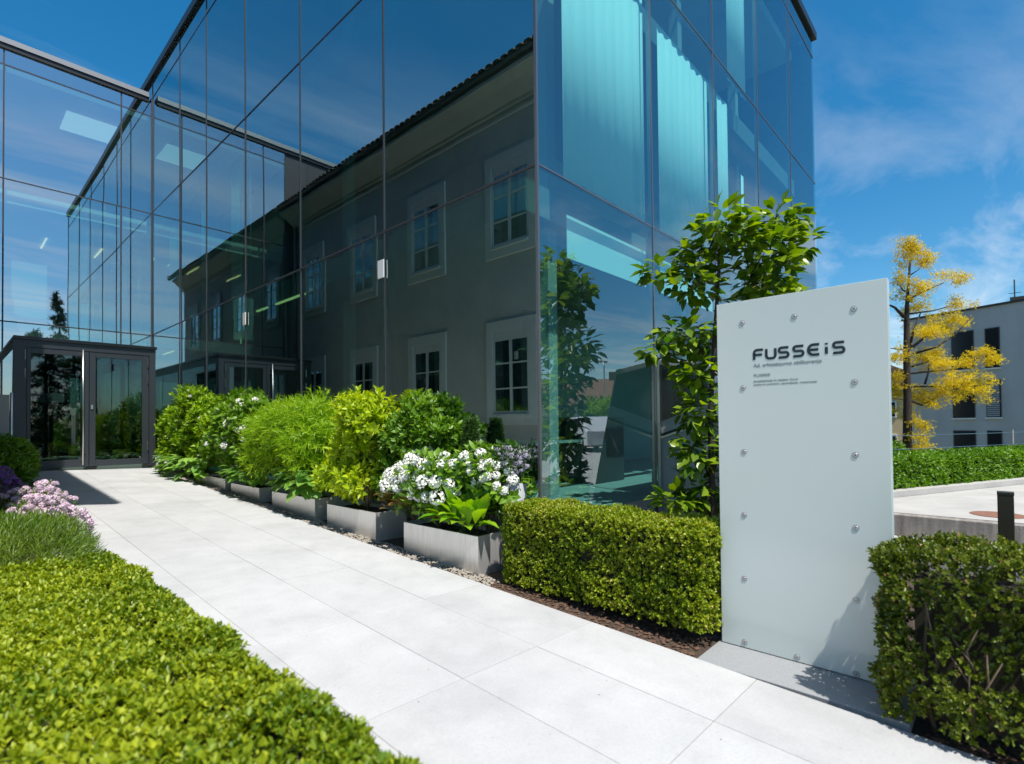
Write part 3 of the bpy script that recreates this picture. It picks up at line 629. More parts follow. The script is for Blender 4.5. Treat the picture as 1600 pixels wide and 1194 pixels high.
def house_window(yc, z0, z1, w=1.5):
    y0, y1 = yc-w/2, yc+w/2; X = HX
    f = MB().box((X, y0, z0), (X+.05, y0+.2, z1)).box((X, y1-.2, z0), (X+.05, y1, z1)).box((X, y0+.2, z1-.24), (X+.05, y1-.2, z1)).box((X, y0+.2, z0), (X+.05, y1-.2, z0+.2)).build('window', 'surround', house)
    a, b, c, d = y0+.2, y1-.2, z0+.2, z1-.24
    MB().box((X+.002, a-.01, c-.01), (X+.09, b+.01, c+.045)).build('sill', 'sash_white', f)
    bx('blind_box', 'sash_white', (X+.002, a, d-.16), (X+.035, b, d), f)
    s = MB(); d2 = d-.162; c2 = c+.05
    for (p, q, r, t_) in ((a, a+.055, c2, d2), (b-.055, b, c2, d2), (a+.057, b-.057, c2, c2+.06), (a+.057, b-.057, d2-.05, d2), ((a+b)/2-.035, (a+b)/2+.035, c2+.062, d2-.052)): s.box((X+.002, p, r), (X+.03, q, t_))
    hh = (d2-c2)/3
    for k in (1, 2):
        for p, q in ((a+.057, (a+b)/2-.037), ((a+b)/2+.037, b-.057)): s.box((X+.002, p, c2+hh*k-.017), (X+.026, q, c2+hh*k+.017))
    s.build('sash', 'sash_white', f)
    for k in range(3):
        for p, q in ((a+.05, (a+b)/2-.03), ((a+b)/2+.03, b-.05)):
            g = MB(); g.box((X+.004, p, c2+hh*k+.012), (X+.009, q, c2+hh*(k+1)-.012)); g.m = [1, 1, 1, 0, 1, 1]; g.build('pane', ['window_glass', 'window_back'], f)
    # dim room with a curtain behind the panes
    n_ = 40; m_ = MB(); 
    for s0, s1 in ((a+.06, a+.30), (b-.36, b-.06)):
        pts = [(X+.0025, s0+(s1-s0)*i/n_, .4+.3*math.sin(i*1.1)) for i in range(n_+1)]
    bx('room_dark', 'window_dark', (X+.0005, a, c2), (X+.0018, b, d2), f)
    for s0, s1 in ((a+.07, a+.27), (b-.30, b-.07)):
        m_ = MB()
        for i in range(8):
            y_ = s0+(s1-s0)*i/8; m_.box((X+.0019, y_, c2+.06), (X+.0030+.0008*(i % 2), y_+(s1-s0)/8*.7, d2-.05))
        m_.build('curtain', 'blind', f)
for yc in (7.85, 10.80, 13.88, 16.92):
    house_window(yc, 3.74, 6.06); house_window(yc, -.03, 2.31)

# ------------------------------------------------------------------ sign panel
SX, SY0, SY1, SZ0, SZ1 = 3.93, .487, 1.535, -1.622, .872
sign = thing('glass_sign_panel', 'tall frosted glass sign panel with dark lettering standing beside the path', 'sign', (SX, 1.0, -1.64))
MB().box((3.525, .38, -1.75), (4.20, 1.56, -1.628)).build('plinth', 'granite', sign, bevel=.004)
bx('glass_panel', 'milk_glass', (SX, SY0, SZ0), (SX+.014, SY1, SZ1), sign, bevel=.002)
bx('backing_frame', 'milk_glass', (SX+.016, SY0+.05, SZ0), (SX+.05, SY1-.05, SZ1-.05), sign)
bx('glass_panel', 'glass_edge', (SX+.052, SY0, SZ0), (SX+.066, SY1, SZ1), sign, bevel=.002)
scr = MB().tube([(0, 0, 0), (-.0022, 0, 0)], .019, 20).tube([(-.0023, 0, 0), (-.0034, 0, 0)], [.0135, .0125], 16, mi=1).tube([(-.0035, 0, 0), (-.0036, 0, 0)], .005, 8, mi=2).mesh('screw', ['screw_rim', 'screw_steel', 'gutter'])
for y, z in [(1.352, .711), (1.008, .709), (.664, .707), (1.352, .243), (.668, .243), (1.354, -.218), (.672, -.219), (1.36, -.672), (.677, -.679), (1.366, -1.128), (.684, -1.135), (1.372, -1.583), (1.03, -1.592), (.69, -1.60)]:
    put('screw', scr, sign, Matrix.Translation((SX-.0005, y, z)))
# letters drawn as flat strokes: u runs to the reader's right (-Y), v up
def arc(cx, cy_, r, a0, a1, n=6): return [(cx+r*math.cos(R(a0+(a1-a0)*i/n)), cy_+r*math.sin(R(a0+(a1-a0)*i/n))) for i in range(n+1)]
GL = {
 'F': [[(0, 0), (0, .62)]+arc(.3, .62, .3, 180, 90)+[(.95, .92)], [(.05, .46), (.85, .46)]],
 'U': [[(0, .95), (0, .33)]+arc(.3, .33, .3, 180, 270)+arc(.62, .33, .3, 270, 360)+[(.92, .95)]],
 'S': [[(.98, .92), (.26, .92)]+arc(.26, .70, .22, 90, 270)+[(.70, .48)]+arc(.72, .25, .23, 90, -90)+[(.0, .02)]],
 'E': [[(.98, .92), (.42, .92)]+arc(.42, .47, .45, 90, 270, 10)+[(.98, .02)], [(.12, .47), (.9, .47)]],
 'i': [[(0, 0), (0, .62)], [(0, .82), (0, .96)]],
}
def stroke(m_, pts, w, u0, v0, sc, x):
    pts = [(u0+p[0]*sc[0], v0+p[1]*sc[1]) for p in pts]
    L_, R_ = [], []
    for i, p in enumerate(pts):
        a = pts[max(i-1, 0)]; b = pts[min(i+1, len(pts)-1)]; dx, dy = b[0]-a[0], b[1]-a[1]; q = math.hypot(dx, dy) or 1
        nx_, ny_ = -dy/q*w/2, dx/q*w/2; L_.append((p[0]+nx_, p[1]+ny_)); R_.append((p[0]-nx_, p[1]-ny_))
    k = len(pts)
    m_.add([(x, -u, v) for u, v in L_+R_]+[(x-.001, -u, v) for u, v in L_+R_], [(i, i+1, k+i+1, k+i) for i in range(k-1)]+[(2*k+i, 3*k+i, 3*k+i+1, 2*k+i+1) for i in range(k-1)])
def write(word, u_list, v0, sc, w, x, parent, mat='lettering'):
    for ch, u in zip(word, u_list):
        m_ = MB()
        for s in GL[ch]: stroke(m_, s, w, u, v0, sc, x)
        m_.build('letter', mat, parent)
U0_ = -1.279
write('FUSSEiS', [U0_+.006, U0_+.088, U0_+.168, U0_+.260, U0_+.354, U0_+.458, U0_+.496], (.437), (.064, .074), .0180, SX-.0006, sign)
def text_part(body, size, u, v, x, parent, mat, mirror=False):
    c = bpy.data.curves.new('small_text', 'FONT'); c.body = body; c.size = size; c.extrude = .0004
    tmp = bpy.data.objects.new('tmp', c); COL.objects.link(tmp)
    dg = bpy.context.evaluated_depsgraph_get(); me = bpy.data.meshes.new_from_object(tmp.evaluated_get(dg)); COL.objects.unlink(tmp); bpy.data.objects.remove(tmp)
    me.materials.clear(); me.materials.append(MATS[mat])
    return me
def sign_text(body, size, v, wid):
    me = text_part(body, size, 0, 0, 0, sign, 'small_lettering'); xsz = max(p.co.x for p in me.vertices)
    M_ = Matrix(((0, 0, -1, SX-.0008), (-1, 0, 0, -U0_), (0, 1, 0, v), (0, 0, 0, 1)))
    put('small_text', me, sign, M_ @ Matrix.Diagonal((wid/xsz, 1, 1, 1)))
sign_text('Ad. arhitekturno oblikovanje', .037, .384, .43); sign_text('FUSSEIS', .026, .317, .11)
sign_text('projektiranje in nadzor d.o.o.', .023, .278, .29); sign_text('poslovni prostori, upravljanje, svetovanje', .019, .255, .40)
me = text_part('FUSSEi', .085, 0, 0, 0, None, 'lettering'); put('notice_text', me, dl, Matrix(((-1, 0, 0, 1.60), (0, 0, -1, VY+.0795), (0, 1, 0, .665), (0, 0, 0, 1))))

# ------------------------------------------------------------------ planters
PL = [(3.895, 5.155, -1.14, 'nearest steel trough planter beside the clipped hedge'), (5.745, 6.966, -1.10, 'second steel trough planter from the hedge, holding the yellow-green shrub'), (7.32, 8.778, -1.066, 'third steel trough planter from the hedge, under drooping hosta leaves'),
      (9.29, 10.571, -1.055, 'fourth steel trough planter from the hedge, below the snowball shrub'), (10.87, 12.33, -1.0, 'steel trough planter nearest to the entrance doors')]
for y0, y1, zt, lab in PL:
    t = thing('steel_planter', lab, 'planter', (3.92, (y0+y1)/2, G(3.9, y0)-.03), 'steel planters along the glass facade')
    zb = G(3.9, (y0+y1)/2)-.10; x0, x1, w = 3.70, 4.17, .022
    MB().box((x0, y0, zb), (x0+w, y1, zt)).box((x1-w, y0, zb), (x1, y1, zt)).box((x0+w, y0, zb), (x1-w, y0+w, zt)).box((x0+w, y1-w, zb), (x1-w, y1, zt)).build('trough', 'brushed_steel', t)
    bx('soil', 'soil', (x0+w+.001, y0+w+.001, zb), (x1-w-.001, y1-w-.001, zt-.05), t)

# ------------------------------------------------------------------ clipped hedges
def hedge(name, label, lo, hi, nspr, K, length, width, mat, singles, amp=.04, faces='+x-x+y-y+z', templ='leaf6', tilt=.85, up=.55, core=.11, jit=.35, group=None):
    t = thing(name, label, 'hedge', ((lo[0]+hi[0])/2, (lo[1]+hi[1])/2, lo[2]), group)
    P, O = box_surface(lo, hi, nspr, amp=amp, faces=faces)
    gap = (wav(P, 7.0, 4.)+.5*wav(P, 15.0, 1.) < -.42) & (rng.random(len(P)) < .72); P, O = P[~gap], O[~gap]
    D = nrm(O*1.0+np.array([0, 0, up])+rng.normal(size=O.shape)*jit)
    fill_foliage(t, P, D, K, length, width, templ, mat, tilt=tilt, step=length*.18, singles=singles)
    m_ = MB().box((lo[0]+core, lo[1]+core, lo[2]), (hi[0]-core, hi[1]-core, hi[2]-core)); m_.build('inner_branches', 'hedge_core', t)
    for k in range(10):
        x, y = random.uniform(lo[0]+.08, hi[0]-.1), random.uniform(lo[1]+.1, hi[1]-.1)
        MB().tube([(x, y, lo[2]-.05), (x+random.uniform(-.05, .05), y+random.uniform(-.08, .08), lo[2]+.2), (x+random.uniform(-.1, .1), y+random.uniform(-.2, .2), hi[2]-.12)], [.012, .009, .004], 6).build('stem', 'bark', t, smooth=True)
    return t
hedge('box_hedge', 'broad low box hedge in the left foreground beside the path', (-1.7, .35, -1.45), (.90, 4.85, -.93), 42000, 6, .029, .017, 'boxwood', 300, amp=.05, faces='+x+y+z', core=.10)
hedge('box_hedge', 'clipped box hedge between steel planters and glass sign', (3.70, 1.56, -1.52), (4.20, 3.60, -.77), 14500, 6, .024, .0145, 'boxwood', 300, amp=.05, core=.09)
hedge('box_hedge', 'clipped box hedge with bare twigs and shade-darkened leaf colour right of the glass sign', (3.46, -1.6, -1.60), (4.06, .53, -.70), 10500, 6, .027, .016, 'boxwood_shaded', 300, amp=.085, core=.17)
# bare twigs on the right hedge
ht = bpy.data.objects['box_hedge.002']
for k in range(16):
    y = random.uniform(-.9, .4); z = random.uniform(-1.6, -1.2); pts = [(3.55, y, z), (3.47, y+random.uniform(-.06, .06), z+.15), (3.44+random.uniform(-.03, .03), y+random.uniform(-.14, .14), z+random.uniform(.25, .45))]
    MB().tube(pts, [.007, .006, .003], 5).build('twig', 'bark', ht, smooth=True)
# hedge on the far side of the car park
t = thing('far_hedge', 'long bright green clipped hedge beyond the car park', 'hedge', (12, 0.6, -1.4))
ang = math.atan2(-3.36, 7.65); P, O = box_surface((0, 0, 0), (10.5, .8, .78), 15000, amp=.03, faces='-y+z-x+x')
c, s = math.cos(ang), math.sin(ang); Rm = np.array([[c, -s, 0], [s, c, 0], [0, 0, 1]])
P = P @ Rm.T+np.array([9.2, 1.74, -1.40]); O = O @ Rm.T
fill_foliage(t, P, nrm(O+np.array([0, 0, .5])+rng.normal(size=O.shape)*.4), 4, .06, .032, 'diamond', 'hedge_far', tilt=.9, step=.01)
core = [np.array([9.2, 1.74])+Rm[:2, :2] @ np.array(q) for q in ((.12, .12), (10.4, .12), (10.4, .68), (.12, .68))]
MB().prism([tuple(q) for q in core], 2, -1.6, -.76).build('inner_branches', 'hedge_core', t)

# ------------------------------------------------------------------ planter and bed plants
g_ = G
b1L = auto_lobes((3.50, 4.24), (11.5, 14.9), (-.98, .90), 56, .24, 1)
b1 = bush('leafy_shrub', 'small leaved green shrub with a few white flowers nearest the entrance', 'shrub', (3.95, 12.9, -1.1), b1L, 5400, 6, .085, .05, 'diamond', 'leaf_bright', singles=200)
def place_heads(t, lobes, nh, hr, mat, grow=1.22, zmin=-9, bias=.5):
    L2 = [(l_[0], l_[1], l_[2], l_[3]*grow, l_[4]*grow, l_[5]*grow) for l_ in lobes]
    P, O = lobes_surface(L2, 1500, 0.0); La = np.array(lobes)
    inside = np.array([np.any((((p-La[:, :3])/La[:, 3:6])**2).sum(1) < .96) for p in P])
    face = (-P*O).sum(1)/np.linalg.norm(P, axis=1)+O[:, 2]*bias
    k = np.argsort(-face+inside*9+(P[:, 2] < zmin)*9+rng.random(len(P))*.7); sel = []
    for i in k:
        if all(np.linalg.norm(P[i]-P[j]) > hr*1.35 for j in sel): sel.append(i)
        if len(sel) >= nh: break
    heads(t, P[sel], O[sel]+np.array([0, 0, .4]), hr, mat)
place_heads(b1, b1L, 24, .042, 'petal_white')
b2L = auto_lobes((3.48, 4.22), (9.1, 11.6), (-.95, .64), 40, .24, 3)
b2 = bush('snowball_shrub', 'shrub with white snowball flowers above the fourth planter', 'shrub', (3.92, 10.1, -1.08), b2L, 3000, 5, .10, .06, 'oval', 'leaf_mid', singles=150)
place_heads(b2, b2L, 34, .075, 'petal_white', zmin=-.35)
bush('laceleaf_maple', 'feathery bright green laceleaf maple drooping over the third planter', 'shrub', (3.95, 8.1, -1.1), auto_lobes((3.40, 4.26), (6.9, 9.4), (-.85, .56), 44, .27, 5), 5600, 7, .10, .014, 'blade', 'leaf_maple', tilt=1.1, up=-.15, singles=250)
vl = []
gq = np.random.default_rng(6)
for i in range(34):
    u = gq.random()**.8; w_ = .62*(1-u*.72); vl.append((3.86+gq.uniform(-.26, .26)*(1-.4*u), 6.28+gq.uniform(-1, 1)*w_, -.95+1.18*u, .17, .19, .15))
bush('variegated_shrub', 'upright yellow-green broadleaf shrub in the second planter', 'shrub', (3.90, 6.25, -1.12), vl, 1500, 6, .10, .05, 'oval', 'leaf_yellowgreen', singles=300, up=.9)
bush('dark_shrub', 'darker green shrub behind the yellow-green one against the glass', 'shrub', (4.12, 5.5, -1.3), auto_lobes((3.92, 4.27), (4.75, 6.2), (-.9, .34), 16, .16, 7), 1300, 6, .09, .045, 'oval', 'leaf_mid', singles=120, up=.8)
cf = thing('dwarf_conifer', 'small dark conical conifer against the mirrored house wall', 'conifer', (4.12, 4.42, -1.3))
n_ = 900; u = rng.random(n_)**.7; a = rng.random(n_)*6.283; rr = .20*(1-u)+.02
P = np.stack([4.1+rr*np.cos(a)*.7, 4.42+rr*np.sin(a), -.95+.98*u], 1); D = np.stack([np.cos(a), np.sin(a), .8+0*a], 1)
fill_foliage(cf, P, D, 5, .06, .012, 'blade', 'leaf_dark', tilt=.6, step=.008); stems(cf, (4.1, 4.42, -1.4), [(4.1, 4.42, 0)], .02, .006)
def rhodo(label, foot, x, y, z, nl, seed, nh, hr):
    L_ = auto_lobes(x, y, z, nl, .17, seed)
    t = bush('flowering_shrub', label, 'shrub', foot, L_, 620, 6, .10, .055, 'oval', 'leaf_mid', singles=150, tilt=1.1)
    place_heads(t, L_, nh, hr, 'petal_white', grow=1.45, zmin=z[0]+.28*(z[1]-z[0]), bias=.8); return t
rhodo('round shrub covered in bright white flower heads in the nearest planter', (3.92, 4.75, -1.2), (3.60, 4.16), (4.25, 5.5), (-1.0, -.31), 14, 8, 46, .085)
rhodo('shaded shrub with white flower heads behind the nearest planter by the glass corner', (4.1, 4.05, -1.4), (3.92, 4.28), (3.66, 4.62), (-1.05, -.27), 12, 9, 22, .066)
lp = thing('lilac_flower_pot', 'grey pot of small lilac flowers at the glass corner', 'plant', (4.15, 3.76, -1.5))
MB().tube([(4.13, 3.78, -1.55), (4.13, 3.78, -.62)], [.10, .13], 14).build('pot', 'pot_grey', lp, smooth=True)
lob = auto_lobes((3.98, 4.27), (3.58, 4.05), (-.62, -.18), 8, .13, 10); P, O = lobes_surface(lob, 260, .15); heads(lp, P[:170], O[:170], .028, 'petal_lilac'); fill_foliage(lp, P, O, 4, .05, .02, 'diamond', 'leaf_dark')
hm = {}
def hosta(name, label, cat, foot, n, length, width, templ, mat, spread, zt, tilt=(.55, 1.25), group=None, xoff=0, lname='leaf'):
    t = thing(name, label, cat, foot, group); key = (templ, mat, length)
    if key not in hm:
        hm[key] = []
        for v in range(4):
            m0 = leaf_mesh('leaf', np.zeros((1, 3)), np.array([[0, 0, 1.]]), np.array([[0, -1., 0]]), length*rng.uniform(.85, 1.15), width*rng.uniform(.85, 1.15), templ, mat, smooth=True); hm[key].append(m0)
    for i in range(n):
        ph = i*2.4+random.uniform(-.3, .3); tl = tilt[0]+(tilt[1]-tilt[0])*(1-i/n)+random.uniform(-.12, .12); r = math.sqrt(random.random())
        b0 = Vector((foot[0]+spread[0]*r*math.cos(ph), foot[1]+spread[1]*r*math.sin(ph), foot[2]+zt*random.uniform(.35, 1)))
        d = Vector((math.sin(tl)*math.cos(ph)+xoff, math.sin(tl)*math.sin(ph), math.cos(tl))).normalized()
        side = d.cross(Vector((0, 0, 1))).normalized(); nn = side.cross(d)
        M_ = Matrix(((side.x, -nn.x, d.x, b0.x), (side.y, -nn.y, d.y, b0.y), (side.z, -nn.z, d.z, b0.z), (0, 0, 0, 1)))
        put(lname, random.choice(hm[key]), t, M_ @ Matrix.Scale(random.uniform(.8, 1.15), 4))
        if i % 4 == 0: MB().tube([(max(foot[0]+(b0.x-foot[0])*.5, 3.86), foot[1]+(b0.y-foot[1])*.6, foot[2]-.04), (max(b0.x, 3.78), b0.y, b0.z+.01), tuple(b0)], [.005, .004, .003], 5).build('stalk', 'leaf_dark', t)
    return t
hosta('hosta', 'hosta with broad leaves spilling over the third planter', 'hosta', (3.62, 7.72, -1.10), 78, .21, .17, 'oval', 'leaf_hosta', (.10, .62), .46, (1.25, 2.45), 'hostas at the planter edge', -.45)
hosta('hosta', 'hosta with broad leaves under the snowball shrub', 'hosta', (3.60, 9.75, -1.08), 54, .21, .16, 'oval', 'leaf_hosta', (.10, .75), .38, (1.25, 2.4), 'hostas at the planter edge', -.45)
hosta('hosta', 'hosta at the foot of the shrub nearest the entrance', 'hosta', (3.52, 12.9, -1.10), 100, .25, .18, 'oval', 'leaf_hosta', (.14, 1.35), .48, (1.2, 2.35), 'hostas at the planter edge', -.4)
hosta('lance_leaf_plant', 'plant with long glossy lance leaves in the nearest planter', 'plant', (3.76, 4.20, -1.16), 52, .30, .125, 'lance', 'leaf_lance', (.10, .30), .22, (.15, 1.35), None, -.12)
hosta('brown_leaf_plant', 'low plant with reddish brown round leaves at the planter corner', 'plant', (3.66, 5.15, -1.08), 60, .11, .095, 'oval', 'leaf_brown', (.16, .38), .28, (.6, 1.7), None, -.2)
hosta('hosta', 'light green broad leaf plant between clipped hedge and glass sign', 'hosta', (4.28, 1.66, -1.52), 22, .22, .13, 'oval', 'leaf_lance', (.10, .16), .45, (.5, 1.5), None, 0)
# left bed: flowers, grassy cushion, dark shrub
pk = thing('pink_flower_bush', 'bush of pale pink flower clusters at the left edge of the path', 'flowers', (.85, 8.0, -1.3))
lob = auto_lobes((.36, 1.14), (6.6, 9.3), (-1.3, -.60), 18, .22, 12); P, O = lobes_surface(lob, 900, .2); D = nrm(O+np.array([0, 0, .5]))
fill_foliage(pk, P, D, 4, .045, .014, 'diamond', 'leaf_mid'); k = np.argsort(-P[:, 2]-P[:, 0]*.4+rng.random(900)*.8)[:260]; heads(pk, P[k]+O[k]*.03, D[k], .045, 'petal_pink')
pp = thing('purple_flower_bush', 'bush of dark purple flowers in the shade left of the path', 'flowers', (.5, 9.4, -1.2))
lob = auto_lobes((.18, .80), (8.8, 10.8), (-1.2, -.42), 10, .22, 13); P, O = lobes_surface(lob, 600, .2); fill_foliage(pp, P, O, 4, .05, .015, 'diamond', 'leaf_dark'); k = np.argsort(-P[:, 2]+rng.random(600)*.5)[:130]; heads(pp, P[k]+O[k]*.03, O[k], .042, 'petal_purple')
bush('shade_shrub', 'dark leafy shrub beside the entrance at the left edge', 'shrub', (.75, 12.3, -1.0), auto_lobes((.20, 1.12), (11.2, 13.6), (-1.0, -.12), 16, .3, 14), 2600, 5, .085, .035, 'diamond', 'leaf_mid', singles=60)
gs = thing('grassy_cushion', 'rounded cushion of fine grassy green leaves behind the left hedge', 'plant', (.55, 5.9, -1.3))
P, O = lobes_surface([(.30, 5.75, -1.26, .60, .72, .55), (.58, 6.2, -1.25, .42, .6, .45), (-.35, 5.7, -1.25, .6, .7, .55)], 11000, .25); k = P[:, 2] > -1.35; P, O = P[k], O[k]
fill_foliage(gs, P, nrm(O+np.array([0, 0, .7])+rng.normal(size=O.shape)*.35), 5, .065, .0055, 'blade', 'leaf_grassy', tilt=.6, step=.014, singles=0)
# grey post at the far left
ps = thing('grey_display_post', 'grey metal display post at the left edge before the glass link', 'post', (.72, 13.2, -1.0))
bx('panel', 'pot_grey', (.28, 13.2, -1.0), (.86, 13.26, .62), ps, bevel=.01); MB().tube([(.89, 13.23, -1.05), (.89, 13.23, .66)], .025, 10).build('pole', 'steel', ps, smooth=True)

# ------------------------------------------------------------------ young broadleaf tree behind the sign
TX, TY = 6.1, 2.48
mt = thing('broadleaf_tree', 'young broadleaf tree with large glossy leaves behind the glass sign', 'tree', (TX, TY, -1.6))
rv = np.array([.678, -.735, 0]); fvv = np.array([.735, .678, 0])
def tp(px, z, dep=0.0): return np.array([TX, TY, 0])+rv*((px-1112)*.0075)+fvv*dep+np.array([0, 0, z])
def zy(py): return (653-py)*.0075
CL = [(1132, 345, .30, .22), (1105, 385, .30, .2), (1043, 412, .2, .12), (1095, 432, .32, .24), (1160, 365, .28, .2), (1222, 335, .30, .2), (1205, 385, .36, .3), (1262, 372, .2, .14), (1215, 440, .40, .28), (1180, 500, .36, .3), (1085, 512, .36, .22), (1042, 540, .22, .12),
      (1095, 570, .28, .26), (1100, 635, .26, .26), (1092, 700, .24, .24), (1062, 772, .26, .14), (1105, 760, .26, .24), (1190, 580, .34, .34), (1180, 680, .34, .34), (1250, 470, .24, .16), (1170, 780, .3, .3)]
m_ = MB()
def branch(pts, r0, r1):
    MB().tube([tuple(p) for p in pts], [r0+(r1-r0)*i/(len(pts)-1) for i in range(len(pts))], 7).build('branch', 'bark_dark', mt, smooth=True)
MB().tube([tuple(tp(1112, -1.65)), tuple(tp(1114, -.9)), tuple(tp(1112, 0)), tuple(tp(1120, .9)), tuple(tp(1129, 1.7)), tuple(tp(1130, 2.3))], [.042, .038, .032, .026, .018, .008], 8).build('trunk', 'bark_dark', mt, smooth=True)
branch([tp(1114, -.6), tp(1150, .2, .1), tp(1185, 1.0, .15), tp(1210, 1.8, .1), tp(1232, 2.6, .1)], .03, .006)
P, D = [], []
for i, (px, py, rx, rz) in enumerate(CL):
    c_ = tp(px, zy(py), random.uniform(-.1, .22)); base_ = tp(1114 if px < 1150 else 1180, max(zy(py)-.35, -1.2), .05); branch([base_, (base_+c_)/2+np.array([0, 0, .04]), c_], .012, .004)
    k = int(90*rx/.3*rz/.24)+14; d = rand_dir(k); r = rng.random(k)**.4
    P.append(c_+(rv*(d[:, 0:1]*rx)+fvv*(d[:, 1:2]*rx*.9)+np.array([0, 0, 1])*(d[:, 2:3]*rz))*r[:, None]); D.append(rv*d[:, 0:1]+fvv*d[:, 1:2]+np.array([0, 0, 1])*d[:, 2:3]*.4+np.array([0, 0, .15]))
P = np.concatenate(P); D = np.concatenate(D)
# single leaves as parts for the ones that show largest, the rest as mass
A_ = nrm(nrm(D)+rng.normal(size=D.shape)*.45+np.array([0, 0, -.35])); up_ = nrm(np.array([0, 0, 1.])+rng.normal(size=D.shape)*.35)
lm = [leaf_mesh('leaf', np.zeros((1, 3)), np.array([[0, 1., 0]]), np.array([[0, 0, 1.]]), .185*s, .105*s2, 'oval', 'leaf_magnolia', np.array([v]), smooth=True) for s, s2, v in ((1, 1, .2), (1.1, .95, .5), (.85, 1, .8), (.95, 1.1, .95))]
vis = np.argsort(P @ np.array([.735, .678, 0])+rng.random(len(P))*.3)[:300]; keep = np.ones(len(P), bool); keep[vis] = False
for i in vis:
    a = Vector(A_[i]); sd = a.cross(Vector(up_[i])).normalized(); nn = sd.cross(a)
    put('leaf', lm[rng.integers(4)], mt, Matrix(((sd.x, a.x, nn.x, P[i][0]), (sd.y, a.y, nn.y, P[i][1]), (sd.z, a.z, nn.z, P[i][2]), (0, 0, 0, 1))) @ Matrix.Scale(rng.uniform(.8, 1.15), 4))
P2, A2, U2 = P[keep], A_[keep], up_[keep]; o = put('foliage', leaf_mesh('foliage', P2, A2, U2, .18*rng.uniform(.75, 1.15, len(P2)), .10, 'oval', 'leaf_magnolia', smooth=True), mt, Matrix.Identity(4)); o['kind'] = 'stuff'

# ------------------------------------------------------------------ right background
GX, GY = 17.45, 1.80
gt = thing('golden_tree', 'bare-limbed tree with golden yellow leaf clusters behind the far hedge', 'tree', (GX, GY, -3.5))
def gp(zx, zyv, dep=0.0): s_ = (zx-165)*.00626; return np.array([GX, GY, 0])+rv*s_+fvv*dep+np.array([0, 0, (290-.3686*zyv)*.01697])
def gtube(pts, r0, r1, nm='branch'): MB().tube([tuple(p) for p in pts], [r0+(r1-r0)*i/(len(pts)-1) for i in range(len(pts))], 7).build(nm, 'bark_dark', gt, smooth=True)
gtube([gp(166, 1250), gp(165, 900), gp(170, 700), gp(170, 500), gp(175, 330), gp(178, 270), gp(195, 100)], .13, .025, 'trunk')
for pts, r in (([(175, 290), (215, 255), (270, 230), (345, 200)], .035), ([(165, 350), (130, 305), (95, 285)], .05), ([(180, 240), (155, 235), (135, 212)], .03), ([(185, 470), (205, 400), (240, 325)], .04), ([(190, 480), (250, 440), (310, 380)], .045), ([(200, 505), (290, 480), (370, 425), (430, 360)], .035), ([(180, 335), (290, 322), (405, 290)], .025),
               ([(190, 560), (240, 545), (270, 535)], .03), ([(180, 590), (300, 578), (380, 572), (480, 525)], .03), ([(170, 645), (300, 645), (380, 650), (520, 640)], .03), ([(245, 635), (262, 590), (270, 540)], .03), ([(170, 490), (120, 482), (90, 475)], .02), ([(170, 630), (110, 640)], .025), ([(170, 700), (230, 725), (300, 690)], .035), ([(165, 700), (110, 695)], .02), ([(180, 680), (215, 690)], .02), ([(190, 170), (240, 140)], .02)):
    dd = random.uniform(-.25, .25); gtube([gp(q[0], q[1], dd*i/len(pts)) for i, q in enumerate(pts)], r, r*.35)
YC = [(200, 80, 70, 40), (170, 55, 35, 22), (245, 105, 40, 25), (140, 190, 42, 24), (215, 225, 35, 28), (180, 255, 60, 14), (345, 188, 52, 18), (240, 300, 48, 30), (375, 295, 38, 14), (260, 395, 55, 25), (340, 375, 50, 22), (430, 352, 45, 20), (250, 430, 50, 15), (130, 530, 45, 28), (250, 530, 50, 28), (310, 515, 50, 22), (290, 555, 60, 18), (430, 540, 65, 30), (490, 515, 40, 20), (130, 610, 36, 24), (330, 640, 70, 34), (420, 650, 75, 34), (500, 655, 48, 22), (330, 680, 80, 22), (230, 690, 70, 22), (140, 670, 45, 22), (290, 715, 50, 14), (195, 762, 45, 14), (210, 808, 45, 14), (195, 855, 40, 14), (220, 905, 50, 20), (185, 940, 40, 20), (170, 965, 35, 16), (520, 540, 20, 8)]
P, D = [], []
for (zx, zyv, rx, rz) in YC:
    c_ = gp(zx, zyv, random.uniform(-.25, .25)); ns = int(rx*rz/150)+5
    for q in range(ns):
        e = rng.normal(size=3)*.6; sc_ = c_+rv*(e[0]*rx*.0062)+fvv*(e[1]*rx*.004)+np.array([0, 0, 1])*(e[2]*rz*.0085)
        k = int(rng.uniform(16, 56)); P.append(sc_+rng.normal(size=(k, 3))*np.array([.075, .075, .058])); D.append(rand_dir(k)+np.array([0, 0, .4]))
fill_foliage(gt, np.concatenate(P), np.concatenate(D), 4, .042, .015, 'diamond', 'leaf_gold', tilt=1.0, step=.012)

